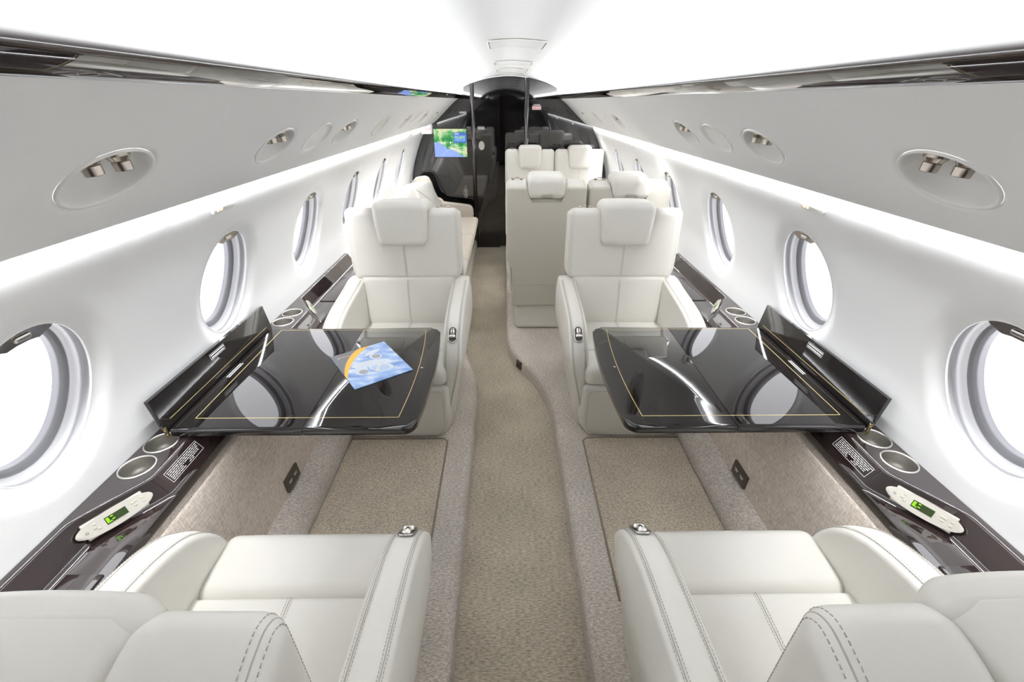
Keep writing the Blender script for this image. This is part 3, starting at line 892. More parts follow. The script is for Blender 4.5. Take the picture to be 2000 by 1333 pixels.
    bmesh.ops.transform(bm, matrix=T, verts=bm.verts[:]); obj('inlay_line', bm, GOLD, ld, smooth=False)
    bm = new(); org = Vector((side * (1.0705 - 0.0012), 1.39, 0.812))
    m = frame_mtx(org, (0, -side, 0), d3) if side > 0 else frame_mtx(org, (0, 1, 0), d3)
    w_, h_ = 0.085, 0.019
    for (cx, cy_, sx, sy) in ((0, h_ / 2, w_, 0.001), (0, -h_ / 2, w_, 0.001), (-w_ / 2, 0, 0.001, h_), (w_ / 2, 0, 0.001, h_)):
        box(bm, m @ Vector((cx, cy_, 0)), (sx, sy, 0.0004), rot=m.to_3x3())
    rnd = random.Random(9)
    for r_ in range(2):
        x = -w_ / 2 + 0.005
        while x < w_ / 2 - 0.008:
            l = rnd.choice((0.004, 0.006, 0.008)); box(bm, m @ Vector((x + l / 2, 0.0042 - r_ * 0.0084, 0)), (l, 0.004, 0.0004), rot=m.to_3x3()); x += l + 0.0012
    bmesh.ops.transform(bm, matrix=T, verts=bm.verts[:]); obj('placard', bm, WHITEPRINT, ld, smooth=False)
    for yy in (1.064,):
        bm = new(); box(bm, (side * 1.062, yy - 0.004, 0.720), (0.010, 0.006, 0.039), bev=0.001, rot=Matrix.Rotation(side * 0.15, 3, 'Y'))
        bmesh.ops.transform(bm, matrix=T, verts=bm.verts[:]); hg = obj('hinge', bm, BRASS, t, smooth=False)
        bm = new()
        for zz in (0.714, 0.729):
            lathe(bm, [(0.0022, 0), (0.0022, 0.001), (0.001, 0.0016)], 10, Matrix.Translation((side * (1.0608 + (zz - 0.722) * 0.15), yy - 0.0068, zz)) @ Matrix.Rotation(PI / 2, 4, 'X'))
        bmesh.ops.transform(bm, matrix=T, verts=bm.verts[:]); obj('screw', bm, CHROME, hg)
    # support frame under the leaf carried from the ledge
    bm = new()
    for yy in (1.22, 1.58):
        box(bm, (side * 0.83, yy, ZT - TH - 0.006), (0.33, 0.03, 0.012), bev=0.002)
    bmesh.ops.transform(bm, matrix=T, verts=bm.verts[:]); obj('support_rail', bm, DARKM, t, auto=0.5)
    return t
make_table(-1); make_table(1)

# brochure
def sky_print():
    m = bpy.data.materials.new('printed_sky'); m.use_nodes = True; nt = m.node_tree; b = nt.nodes['Principled BSDF']
    b.inputs['Roughness'].default_value = 0.3
    tc = nt.nodes.new('ShaderNodeTexCoord'); mp = nt.nodes.new('ShaderNodeMapping'); mp.inputs['Scale'].default_value = (7, 16, 1); mp.inputs['Rotation'].default_value = (0, 0, 0.9)
    n = nt.nodes.new('ShaderNodeTexNoise'); n.inputs['Scale'].default_value = 1.6; n.inputs['Detail'].default_value = 6
    nt.links.new(tc.outputs['Object'], mp.inputs[0]); nt.links.new(mp.outputs[0], n.inputs['Vector'])
    cr = nt.nodes.new('ShaderNodeValToRGB'); e = cr.color_ramp.elements
    e[0].position = 0.36; e[0].color = (0.13, 0.25, 0.58, 1); e[1].position = 0.62; e[1].color = (0.72, 0.80, 0.90, 1)
    x = e.new(0.52); x.color = (0.34, 0.50, 0.80, 1)
    nt.links.new(n.outputs['Fac'], cr.inputs[0]); nt.links.new(cr.outputs[0], b.inputs['Base Color'])
    return m
SKYP = sky_print()
GREYP = mat('printed_grey', None, 0.3, lincol=(0.10, 0.105, 0.12)); ORP = mat('printed_orange', None, 0.3, lincol=(0.86, 0.40, 0.02))
CLP = mat('printed_cloud', None, 0.35, lincol=(0.70, 0.76, 0.86)); ENG = mat('printed_engine_grey', None, 0.35, lincol=(0.30, 0.31, 0.36))
PALE = mat('printed_pale_blue', None, 0.35, lincol=(0.45, 0.60, 0.80)); ORT = ORP
P0 = Vector((-0.717, 1.482)); Pu = Vector((-0.543, 1.608)) - P0; Pv = Vector((-0.556, 1.270)) - P0
wU = Pu.length; ux = Pu.normalized()
vx = Vector((ux.y, -ux.x)); hV = Pv.length
br = thing('brochure', 'printed sky-blue brochure with an orange arc lying on the left table', 'brochure', (P0.x, P0.y, 0.7312))
MB_ = Matrix(((ux.x, vx.x, 0, 0), (ux.y, vx.y, 0, 0), (0, 0, 1, 0), (0, 0, 0, 1)))
def bq(bm, pts, z=0.0032):
    vs = [bm.verts.new(MB_ @ Vector((p[0] * wU, p[1] * hV, z))) for p in pts]
    f = bm.faces.new(vs)
    if f.normal.z < 0: f.normal_flip()
bm = new(); extr(bm, [MB_ @ Vector((x * wU, y * hV, 0.0)) for x, y in ((0, 0), (0, 1), (1, 1), (1, 0))], (0, 0, 0.003)); obj('cover', bm, SKYP, br, smooth=False)
# orange arc from (0.62,0)... to (0,0.72)
arc_o = [(0.62 - 0.62 * (1 - math.cos(a)) ** 0.9 if False else 0, 0) for a in ()]
def arcp(r0x, r0y, n=18):   # quarter-ish curve between top edge and left edge bulging to the corner
    out = []
    for i in range(n + 1):
        t = i / n
        p = ((1 - t) ** 2 * r0x + 2 * t * (1 - t) * r0x * 0.30, 2 * t * (1 - t) * r0y * 0.30 + t * t * r0y)
        out.append(p)
    return out
A1 = arcp(0.50, 0.62); A2 = arcp(0.72, 0.74)
bm = new(); bq(bm, [(0, 0)] + A1, 0.0033); obj('title_corner', bm, GREYP, br, smooth=False)
bm = new()
for (p, q, r_, s) in zip(A1, A1[1:], A2[1:], A2): bq(bm, (p, q, r_, s), 0.0034)
obj('orange_arc', bm, ORP, br, smooth=False)
def ell(cx, cy, a, b, rot, n=28): return [(cx + a * math.cos(t) * math.cos(rot) - b * math.sin(t) * math.sin(rot), cy + a * math.cos(t) * math.sin(rot) + b * math.sin(t) * math.cos(rot)) for t in [2 * PI * i / n for i in range(n)]]
bm = new()
bq(bm, ell(0.48, 0.50, 0.30, 0.085, 0.15), 0.00345); bq(bm, ell(0.66, 0.22, 0.16, 0.05, -0.2), 0.00346); bq(bm, ell(0.30, 0.58, 0.10, 0.09, 0.3), 0.00347)
bq(bm, ell(0.66, 0.36, 0.105, 0.085, 0.3), 0.00348); bq(bm, ell(0.28, 0.66, 0.105, 0.08, 0.3), 0.00348); bq(bm, ell(0.60, 0.68, 0.20, 0.11, 0.5), 0.00352)
obj('aircraft_print', bm, CLP, br, smooth=False)
bm = new(); bq(bm, ell(0.67, 0.36, 0.075, 0.06, 0.3), 0.0037); bq(bm, ell(0.30, 0.67, 0.075, 0.058, 0.3), 0.0037); obj('engine_print', bm, ENG, br, smooth=False)
bm = new(); bq(bm, ell(0.585, 0.69, 0.15, 0.085, 0.5), 0.0037)
bq(bm, [(0.80, 0.30), (0.82, 0.30), (0.93, 0.50), (0.91, 0.52)], 0.0037); bq(bm, [(0.40, 0.85), (0.43, 0.84), (0.28, 1.0), (0.24, 1.0)], 0.0037); obj('wing_print', bm, PALE, br, smooth=False)
bm = new(); bq(bm, [(0.47, 0.74), (0.53, 0.66), (0.575, 0.70), (0.515, 0.78)], 0.0039); bq(bm, [(0.545, 0.645), (0.60, 0.57), (0.64, 0.61), (0.59, 0.68)], 0.0039); obj('panel_print', bm, WHITEPRINT, br, smooth=False)
mt = MB_ @ frame_mtx((0.235 * wU, 0.115 * hV, 0.0036), (1, 0.0, 0), (0, -1, 0))
def logo(s_, u, m_, nm):
    bm = new(); text_bm(bm, s_, 0.0135, MB_ @ Matrix.Translation((u * wU, 0.115 * hV, 0.0037)) @ Matrix.Diagonal((1, -1, 1, 1)), align='LEFT')
    obj(nm, bm, m_, br, smooth=False)
logo('jet', 0.075, WHITEPRINT, 'lettering'); logo('effect', 0.150, ORP, 'lettering')

# ------------------------------------------------------------------ seats
def arm_outline():
    P = [(0.56, 0.20), (0.50, 0.13), (0.30, 0.10), (0.16, 0.095), (0.075, 0.11), (0.045, 0.17), (0.028, 0.28), (0.030, 0.37), (0.05, 0.44), (0.09, 0.50), (0.15, 0.548), (0.23, 0.578), (0.34, 0.598), (0.45, 0.615), (0.54, 0.628), (0.60, 0.60), (0.61, 0.45), (0.60, 0.30)]
    n = len(P); out = []
    for i in range(n):
        p0, p1, p2, p3 = P[i - 1], P[i], P[(i + 1) % n], P[(i + 2) % n]
        for k in range(5):
            t = k / 5
            out.append(tuple(0.5 * ((2 * p1[j]) + (-p0[j] + p2[j]) * t + (2 * p0[j] - 5 * p1[j] + 4 * p2[j] - p3[j]) * t * t + (-p0[j] + 3 * p1[j] - 3 * p2[j] + p3[j]) * t ** 3) for j in (0, 1)))
    return out
ARM = [(v + 0.085 * smoothstep(0.3, 0.55, v), z) for v, z in arm_outline()]; ACX = (0.36, 0.36)

def arm_bm(s, xi, xo, stitch=True, sy=1.0):
    """s = local side sign; arm between |x| = xi (inner) and xo (outer)"""
    bm = new()
    def xmap(frac, z):   # frac 0 inner .. 1 outer
        f = smoothstep(0.08, 0.48, z)
        o_ = xo - (1 - f) * 0.075; i_ = xi + (1 - f) * 0.004
        return s * (i_ + (o_ - i_) * frac)
    def ring(ins, frac, dome=0):
        r = []
        for (v, z) in ARM:
            dx, dz = v - ACX[0], z - ACX[1]; L = math.hypot(dx, dz)
            k = max(0.0, 1 - ins / L)
            vv, zz = ACX[0] + dx * k, ACX[1] + dz * k
            r.append(Vector((xmap(frac, zz) , vv * sy, zz)))
        return r
    rr = 0.017; W = xo - xi
    seq = []
    for ins, fr in ((0.20, -0.02), (0.12, -0.03), (0.06, -0.02), (0.03, -0.005)): seq.append((ins, fr))
    for k in range(5):
        a = k / 4 * PI / 2; seq.append((rr * (1 - math.sin(a)), (rr * (1 - math.cos(a))) / W))
    seq.append((-0.003, 0.35)); seq.append((-0.004, 0.5)); seq.append((-0.003, 0.65))
    for k in range(5):
        a = PI / 2 - k / 4 * PI / 2; seq.append((rr * (1 - math.sin(a)), 1 - (rr * (1 - math.cos(a))) / W))
    for ins, fr in ((0.03, 1.03), (0.06, 1.10), (0.12, 1.16), (0.20, 1.18)): seq.append((ins, fr))
    rows = [ring(i, f) for i, f in seq]
    vs = grid(bm, rows, closev=True)
    for end in (0, -1):
        c = bm.verts.new(sum((v.co for v in vs[end]), Vector()) / len(vs[end]))
        R_ = vs[end]
        for i in range(len(R_)): bm.faces.new((R_[i], R_[(i + 1) % len(R_)], c))
    # seam lines over the top near both edges
    if stitch:
        idx = [i for i, (v, z) in enumerate(ARM) if v < 0.60 and (z > 0.13) and not (v > 0.2 and z < 0.3)]
        idx = sorted(idx, key=lambda i: i)
        for fr in (0.17, 0.83):
            r = ring(-0.0022 if 0.3 < fr < 0.7 else -0.0012, fr)
            tube(bm, [r[i] for i in idx], 0.0011, 5, mi=2)
            r = ring(-0.0026, fr + (0.05 if fr < 0.5 else -0.05)); dashes(bm, [r[i] for i in idx], mi=1)
            r = ring(-0.0016, fr + (-0.05 if fr < 0.5 else 0.05)); dashes(bm, [r[i] for i in idx], mi=1)
    return bm

def make_seat(aisle, label, group, mirror_loc, rotz, hw=0.30, guide=True, sz=1.0, hr=0.0, hf=0.042):
    """club seat, front faces local -y; aisle = +1/-1 side of the recline control"""
    t = thing('club_seat', label, 'seat', mirror_loc, rotz, group); t.scale = (1, 1, sz)
    LS = [LEATHER, STITCH, SEAM]
    k = hw / 0.30
    # lower base
    bm = new()
    def fb(x, y, z): return (x * (1 - 0.05 * smoothstep(0.15, 0.0, z)), y + 0.012 * smoothstep(0.1, 0, z), z)
    hb = 0.282 if hw > 0.28 else 0.205
    rbox(bm, (-hb, 0.075, 0.0), (hb, 0.70, 0.255), 0.03, fb); obj('base', bm, LEATHER, t)
    bm = new()
    def fl(x, y, z):
        xx = x
        f = smoothstep(0.11, 0.0, z); xx = x * (1 - 0.18 * f * f)
        return (xx, y + 0.010 * (1 - smoothstep(0.0, 0.09, z)) - 0.006 * math.cos(x / (0.27 * k) * PI / 2), z)
    rbox(bm, (-0.266 * k, 0.0, 0.0), (0.266 * k, 0.10, 0.305), 0.022, fl, m=(14, 3, 12))
    sm = []
    for x, z in [(-0.238 * k, 0.03 + 0.02 * i) for i in range(12)] + [(-0.23 * k, 0.275), (-0.215 * k, 0.284)] + [(-0.2 * k + 0.04 * i * k, 0.286) for i in range(11)] + [(0.215 * k, 0.284), (0.23 * k, 0.275)] + [(0.238 * k, 0.25 - 0.02 * i) for i in range(12)]:
        sm.append(Vector(fl(x, -0.0006, z)))
    tube(bm, sm, 0.001, 5, mi=2)
    obj('leg_rest', bm, LS, t)
    # cushion: front bolster + seat
    def pf(x0, x1, y0, y1, amp):
        def f(x, y, z):
            q = max(0, 1 - ((x - (x0 + x1) / 2) / ((x1 - x0) / 2)) ** 2) ** 0.7 * max(0, 1 - ((y - (y0 + y1) / 2) / ((y1 - y0) / 2)) ** 2) ** 0.6
            return (x, y, z + (amp * q if z > 0.37 else 0) - 0.035 * smoothstep(0.1, 0.55, y))
        return f
    bm = new(); f1 = pf(-0.27 * k, 0.27 * k, 0.005, 0.205, 0.010)
    rbox(bm, (-0.262 * k, 0.004, 0.300), (0.262 * k, 0.208, 0.405), 0.040, f1, m=(14, 6, 4), seg=5)
    obj('front_bolster', bm, LS, t)
    bm = new(); f2 = pf(-0.27 * k, 0.27 * k, 0.2, 0.64, 0.012)
    rbox(bm, (-0.262 * k, 0.200, 0.300), (0.262 * k, 0.66, 0.405), 0.018, f2, m=(14, 12, 4), seg=4)
    for dx in (-0.006, 0.006):
        dashes(bm, [Vector(f2(dx, 0.207 + 0.02 * i, 0.406)) for i in range(19)], mi=1)
    tube(bm, [Vector(f2(0, 0.205 + 0.02 * i, 0.4052)) for i in range(19)], 0.0012, 5, mi=2)
    obj('seat_cushion', bm, LS, t)
    # backrest, lower part
    YB = 0.585
    def fl2(x, y, z):
        q = max(0, 1 - (x / (0.26 * k)) ** 2) ** 0.6 * max(0, 1 - ((z - 0.51) / 0.15) ** 2) ** 0.6
        return (x * (1 - 0.03 * smoothstep(0.45, 0.36, z)), y - (0.014 * q if y < YB + 0.05 else 0) - 0.020 * smoothstep(0.62, 0.38, z) * (y < YB + 0.05), z)
    bm = new()
    rbox(bm, (-0.262 * k, YB - 0.002, 0.33), (0.262 * k, YB + 0.12, 0.655), 0.032, fl2, m=(12, 3, 12), seg=5)
    for dx in (-0.005, 0.005): dashes(bm, [Vector(fl2(dx, YB - 0.0026, 0.375 + 0.02 * i)) for i in range(13)], mi=1)
    tube(bm, [Vector(fl2(0, YB - 0.0022, 0.37 + 0.02 * i)) for i in range(14)], 0.0011, 5, mi=2)
    obj('lower_backrest', bm, LS, t)
    # backrest, upper part: notch for the headrest
    zt = 1.010; YR = YB + 0.135; RU = 0.038
    def fu(x, y, z):
        w = 1 - 0.05 * smoothstep(0.69, 0.62, z)
        n = (1 - smoothstep(0.110 * k, 0.150 * k, abs(x))) * smoothstep(0.84, zt, z)
        zz = z - 0.085 * n
        q = max(0, 1 - (x / (0.31 * k)) ** 2) ** 0.6 * max(0, 1 - ((z - 0.8) / 0.2) ** 2) ** 0.6
        yy = y - (0.012 * q if y < YB + 0.06 else 0)
        # the lower hem curls over the lumbar part
        if y < YB + 0.06: yy += 0.010 * smoothstep(0.66, 0.625, z)
        # top falls a little to the rear
        zz -= 0.022 * smoothstep(YB + 0.03, YR, y) * smoothstep(0.9, zt, z)
        return (x * w, yy, zz)
    bm = new()
    X2 = 0.3005 * k
    rbox(bm, (-X2, YB, 0.622), (X2, YR, zt), RU, fu, m=(30, 4, 14), seg=5)
    for dx in (-0.005, 0.005): dashes(bm, [Vector(fu(dx, YB - 0.0006, 0.66 + 0.02 * i)) for i in range(9)], mi=1)
    tube(bm, [Vector(fu(0, YB - 0.0002, 0.655 + 0.02 * i)) for i in range(10)], 0.0011, 5, mi=2)
    for s in (-1, 1):
        def spath(dx, lift):
            sx = dx / RU; c = math.sqrt(1 - sx * sx); rr = RU + lift; out = []
            xx = s * (X2 - RU + rr * sx)
            for i in range(16): out.append(Vector(fu(xx, YB + RU - rr * c, 0.66 + (zt - RU - 0.66) * i / 15)))
            for i in range(1, 9):
                a = i / 8 * PI / 2
                out.append(Vector(fu(xx, YB + RU - rr * c * math.cos(a), zt - RU + rr * c * math.sin(a))))
            for i in range(1, 6): out.append(Vector(fu(xx, YB + RU + (YR - YB - 2 * RU) * i / 5, zt - RU + rr * c)))
            for i in range(1, 7):
                a = i / 8 * PI / 2
                out.append(Vector(fu(xx, YR - RU + rr * c * math.sin(a), zt - RU + rr * c * math.cos(a))))
            return out
        tube(bm, spath(0.021, -0.0004), 0.0011, 5, mi=2)
        dashes(bm, spath(0.013, 0.0003), mi=1, r=0.0008); dashes(bm, spath(0.028, 0.0003), mi=1, r=0.0008)
    obj('upper_backrest', bm, LS, t)
    # rear shell (taupe leather)
    def fr(x, y, z):
        w = (0.252 + 0.049 * smoothstep(0.44, 0.52, z)) / 0.302
        n = (1 - smoothstep(0.110 * k, 0.150 * k, abs(x))) * smoothstep(0.86, 0.985, z)
        return (x * w, y, z - 0.085 * n)
    bm = new()
    rbox(bm, (-0.298 * k, YR - 0.025, 0.185), (0.298 * k, YR + 0.012, 0.975), 0.014, fr, m=(26, 2, 24), seg=3)
    tube(bm, [Vector(fr(x, YR + 0.0125, 0.345)) for x in [-0.285 * k + 0.057 * k * i for i in range(11)]], 0.0018, 6, mi=2)
    obj('rear_shell', bm, [LEATHER_B, STITCH, SEAM], t)
    # headrest
    def fh(x, y, z):
        w = 1 - 0.09 * smoothstep(0.98, 0.83, z)
        q = max(0, 1 - (x / (0.145 * k)) ** 2) ** 0.55
        top = smoothstep(0.96, 1.045, z)
        return (x * w, y - (0.012 * q if y < YB else 0), z + 0.006 * q * top)
    bm = new()
    rbox(bm, (-0.139 * k, YB - hf, 0.828), (0.139 * k, YB + 0.04, 1.045), 0.034, fh, m=(12, 4, 12), seg=5)
    def fh2(x, y, z):
        q = max(0, 1 - (x / (0.145 * k)) ** 2) ** 0.55
        fingers = 0.014 * (1 - smoothstep(0.03, 0.045, abs(x))) * (1 - smoothstep(0.925, 0.96, z)) * smoothstep(YR - 0.01, YR + 0.02, y)
        return (x, y, z + 0.006 * q * smoothstep(0.99, 1.045, z) + fingers - 0.012 * smoothstep(YB + 0.03, YR + 0.03, y))
    rbox(bm, (-0.137 * k, YB - 0.02, 0.920), (0.137 * k, YR + 0.035, 1.045), 0.036, fh2, m=(16, 6, 5), seg=5)
    bmesh.ops.translate(bm, vec=(0, 0, hr), verts=bm.verts[:]); obj('headrest', bm, LS, t)
    # buckle on the shoulder, aisle side
    bx = aisle * 0.215 * k
    bm = new()
    for d in (-0.028, 0.028): rbox(bm, (bx + d - 0.009, (YB + 0.05) - 0.006, zt - 0.004), (bx + d + 0.009, (YB + 0.05) + 0.008, zt + 0.006), 0.003, seg=2, m=(2, 2, 1))
    tube(bm, [(bx + 0.016 * math.cos(a), (YB + 0.05), zt + 0.003 + 0.008 * math.sin(a)) for a in [i / 8 * PI for i in range(9)]], 0.0026, 8)
    if guide: obj('harness_guide', bm, NICKEL, t, auto=0.6)
    else: bm.free()
    # arms
    for s in (-1, 1):
        bm = arm_bm(s, 0.243 * k, 0.335 * k if hw > 0.28 else 0.243 * k + 0.042)
        a = obj('armrest', bm, LS, t)
        if s == aisle:
            # recline control: set in the sloping front of the arm
            v0, z0 = 0.118, 0.527
            tdir = Vector((0, 0.06, 0.048)).normalized(); xm = s * ((0.243 * k + 0.046) if hw > 0.28 else (0.243 * k + 0.021))
            n_ = Vector((0, -tdir.z, tdir.y))
            m = frame_mtx(Vector((xm, v0, z0)) + n_ * 0.004, (1, 0, 0), tdir)
            def stad(hx, hy, n=10):
                o_ = []
                for i in range(n + 1): a_ = -PI / 2 + PI * i / n; o_.append((hx * math.cos(a_ + PI / 2), (hy - hx) + hx * math.sin(a_ + PI / 2)))
                for i in range(n + 1): a_ = PI + PI * i / n; o_.append((hx * math.cos(a_), -(hy - hx) + hx * math.sin(a_)))
                return o_
            bm = new(); sp = stad(0.019, 0.040)
            tube(bm, [m @ Vector((x, y, 0.0)) for x, y in sp], 0.0030, 8, closed=True)
            ctl = obj('recline_control', bm, CHROME, a)
            bm = new(); extr(bm, [m @ Vector((x, y, -0.003)) for x, y in stad(0.018, 0.038)], (m.to_3x3() @ Vector((0, 0, 0.003))))
            obj('control_well', bm, DARKM, a, smooth=False)
            bm = new()
            tube(bm, [m @ Vector((0, y, 0.001)) for y in (-0.002, 0.028)], 0.011, 12); 
            tube(bm, [m @ Vector((x, -0.012, 0.004)) for x in (-0.014, -0.012, 0.012, 0.014)], [0.006, 0.009, 0.009, 0.006], 12)
            obj('lever', bm, STEEL, a)
            bm = new(); box(bm, m @ Vector((0, 0.014, 0.0118)), (0.003, 0.024, 0.0015), rot=m.to_3x3()); obj('lever_slot', bm, BLACK, a, smooth=False)
    return t

SX = 0.586
make_seat(+1, 'cream leather club seat facing the camera behind the left table', 'four cream club seats around the tables', (-SX, 1.752, ZF), 0)
make_seat(-1, 'cream leather club seat facing the camera behind the right table', 'four cream club seats around the tables', (SX, 1.752, ZF), 0)
make_seat(-1, 'cream leather club seat seen from behind at the bottom left, front of left table', 'four cream club seats around the tables', (-SX, 0.892, ZF), PI, hr=-0.056, hf=0.024, guide=False)
make_seat(+1, 'cream leather club seat seen from behind at the bottom right, front of right table', 'four cream club seats around the tables', (SX, 0.892, ZF), PI, hr=-0.038, hf=0.024, guide=False)
# conference seats further aft
W2 = 0.263
make_seat(+1, 'cream conference seat with its taupe back to the camera, right beside the aisle', 'cream seats of the far four-seat group', (0.218, 3.69, ZF), PI, hw=W2, sz=1.04)
make_seat(+1, 'cream conference seat with its taupe back to the camera, next to the right wall', 'cream seats of the far four-seat group', (0.756, 3.69, ZF), PI, hw=W2, sz=1.04)
make_seat(-1, 'cream conference seat facing the camera before the bulkhead, beside the aisle', 'cream seats of the far four-seat group', (0.214, 4.515, ZF), 0, hw=W2, sz=1.04)
make_seat(-1, 'cream conference seat facing the camera before the bulkhead, next to the right wall', 'cream seats of the far four-seat group', (0.744, 4.515, ZF), 0, hw=W2, sz=1.04)

# ------------------------------------------------------------------ divan on the left
t = thing('divan', 'cream three-place divan along the left wall beyond the club seat', 'divan', (-0.65, 4.05, 0))
T = Matrix.Translation((0.65, -4.05, 0))
def TT(bm): bmesh.ops.transform(bm, matrix=T, verts=bm.verts[:]); return bm
bm = new(); rbox(bm, (-0.93, 2.95, 0.10), (-0.415, 5.20, 0.30), 0.015); obj('plinth', TT(bm), DIVANF, t)
for (a, b) in ((2.98, 3.42), (3.42, 4.12), (4.12, 4.84), ):
    bm = new()
    def fc(x, y, z, a=a, b=b):
        q = max(0, 1 - ((y - (a + b) / 2) / ((b - a) / 2)) ** 2) ** 0.4
        return (x - 0.045 * smoothstep(0.5, 0.28, z) * (1 if x > -0.5 else 0), y, z + 0.012 * q * (z > 0.45))
    rbox(bm, (-0.86, a + 0.002, 0.285), (-0.335, b - 0.002, 0.505), 0.04, fc, m=(8, 8, 5), seg=4)
    obj('seat_cushion', TT(bm), LEATHER if a < 3 else DIVANF, t)
for (a, b, hh, xo) in ((2.98, 3.40, 0.50, 0), (3.40, 4.20, 0.50, 0), (4.20, 5.14, 0.50, 0.0)):
    bm = new()
    rbox(bm, (-0.06, a + 0.002, 0.0), (0.06, b - 0.002, hh), 0.055, lambda x, y, z, a=a, b=b: (x + 0.02 * max(0, 1 - ((y - (a + b) / 2) / ((b - a) / 2)) ** 2) * (x > 0) * max(0, 1 - ((z - 0.3) / 0.3) ** 2), y, z), m=(3, 10, 10), seg=4)
    if a > 4:
        for v in bm.verts:
            q = (v.co.y - 4.2) / 0.94; v.co.z *= 1 - 0.20 * q; v.co.x -= 0.035 * q
    bm.transform(Matrix.Translation((-0.755 + xo, 0, 0.47)) @ Matrix.Rotation(-0.40, 4, 'Y'))
    # crossed seams
    n_ = Vector((math.cos(0.40), 0, math.sin(0.40))); up = Vector((-math.sin(0.40), 0, math.cos(0.40)))
    o_ = Vector((-0.755 + xo, 0, 0.47))
    def SP(y, h):
        bul = 0.02 * max(0, 1 - ((y - (a + b) / 2) / ((b - a) / 2)) ** 2) * max(0, 1 - ((h - 0.3) / 0.3) ** 2)
        q = (y - 4.2) / 0.94 if a > 4 else 0
        return o_ + n_ * (0.0595 + bul - 0.035 * q) + up * h * (1 - 0.20 * q) + Vector((0, y, 0))
    for (p, q) in (((a + 0.05, 0.06), (b - 0.05, hh - 0.07)), ((b - 0.05, 0.06), (a + 0.05, hh - 0.07))):
        tube(bm, [SP(p[0] + (q[0] - p[0]) * i / 12, p[1] + (q[1] - p[1]) * i / 12) for i in range(13)], 0.0028, 6, mi=1)
    obj('back_cushion', TT(bm), [LEATHER, SEAM], t)
# end panel near the bulkhead, carved outline
ol = [(-1.07, 0.12), (-1.085, 0.55), (-1.075, 0.80), (-1.02, 0.855), (-0.93, 0.862), (-0.885, 0.83), (-0.845, 0.70), (-0.80, 0.615), (-0.73, 0.585), (-0.56, 0.565), (-0.46, 0.55), (-0.425, 0.525), (-0.415, 0.46), (-0.415, 0.12)]
oc = catmull(ol[3:13], 4); oc = ol[:3] + oc + [ol[-1]]
bm = new(); extr(bm, [(x, 5.15, z) for x, z in oc], (0, 0.11, 0), bev=0.016, seg=3)
ep = obj('end_panel', TT(bm), DIVANF, t, auto=0.9)
bm = new(); tube(bm, [(x, 5.158, z) for x, z in oc[2:-1]], 0.008, 8); obj('piping', TT(bm), LEATHER, ep)

# ------------------------------------------------------------------ aft bulkhead
sect = []
for x, z in CP:
    if x < -0.5 or x > 0.5: continue
    sect.append((x, z))
left = [(-x, z) for x, z in [WP.at(WP.uz(0.62) + (WP.L - WP.uz(0.62)) * i / 20) for i in range(21)] if z < 1.362]
def bulk(bm, x0, x1, y, th):
    """slab of the cabin section between x0 and x1"""
    pts = []
    N = 60
    def top(x):
        ax = abs(x)
        if ax <= 0.50: return ceilz(x)
        if ax <= 0.55: return 1.66
        if ax <= 0.885:
            best = min(PP.P, key=lambda p: abs(p[0] - ax)); return best[1] + 0.004
        best = min([p for p in WP.P if p[1] > 0.75], key=lambda p: abs(p[0] - ax)); return best[1]
    def bot(x):
        return -0.01
    xs = [x0 + (x1 - x0) * i / N for i in range(N + 1)]
    up = [(x, top(x)) for x in xs]; dn = [(x, bot(x)) for x in reversed(xs)]
    extr(bm, [(x, y, z) for x, z in up + dn], (0, th, 0))
bm = new(); bulk(bm, -1.118, -0.405, Y1 - 0.012, 0.06); bulk(bm, 0.190, 1.118, Y1 - 0.012, 0.06); bulk(bm, -0.395, 0.185, Y1 + 0.03, 0.03)
struct(obj('wall_back', bm, GLOSSB, smooth=False), 'glossy black lacquered aft bulkhead')
bm = new()
extr(bm, [(-0.395, Y1 - 0.004, 0.0), (-0.125, Y1 - 0.004, 0.0), (-0.125, Y1 - 0.004, 1.66)] + [(x, Y1 - 0.004, z - 0.004) for x, z in reversed([(x, z) for x, z in CP if -0.395 <= x <= -0.125])], (0, 0.02, 0))
dr = struct(obj('door_1', bm, GLOSSB, smooth=False), 'black sliding door in the aft bulkhead')
bm = new(); lathe(bm, [(0.0001, 0.004), (0.026, 0.003), (0.029, 0.003), (0.032, 0.006), (0.036, 0.006), (0.037, 0.0)], 32, Matrix.Translation((-0.312, Y1 - 0.004, 1.158)) @ Matrix.Rotation(PI / 2, 4, 'X') @ Matrix.Diagonal((0.9, 1.25, 1, 1)))
obj('door_handle', bm, SILVER, dr)
for x, nn in ((-0.400, 7), (0.187, 8)):
    bm = new(); tube(bm, [(x, Y1 - 0.006, 0.0), (x, Y1 - 0.006, 1.0), (x, Y1 - 0.006, ceilz(x) - 0.002)], 0.022, 16)
    struct(obj('trim_%d' % nn, bm, GLOSS), 'rounded black upright beside the aft door')
# dark doorway edge strip
bm = new(); box(bm, (-0.118, Y1 - 0.004, 0.84), (0.010, 0.012, 1.68)); struct(obj('trim_9', bm, GLOSS, smooth=False), 'thin dark edge of the open aft doorway')

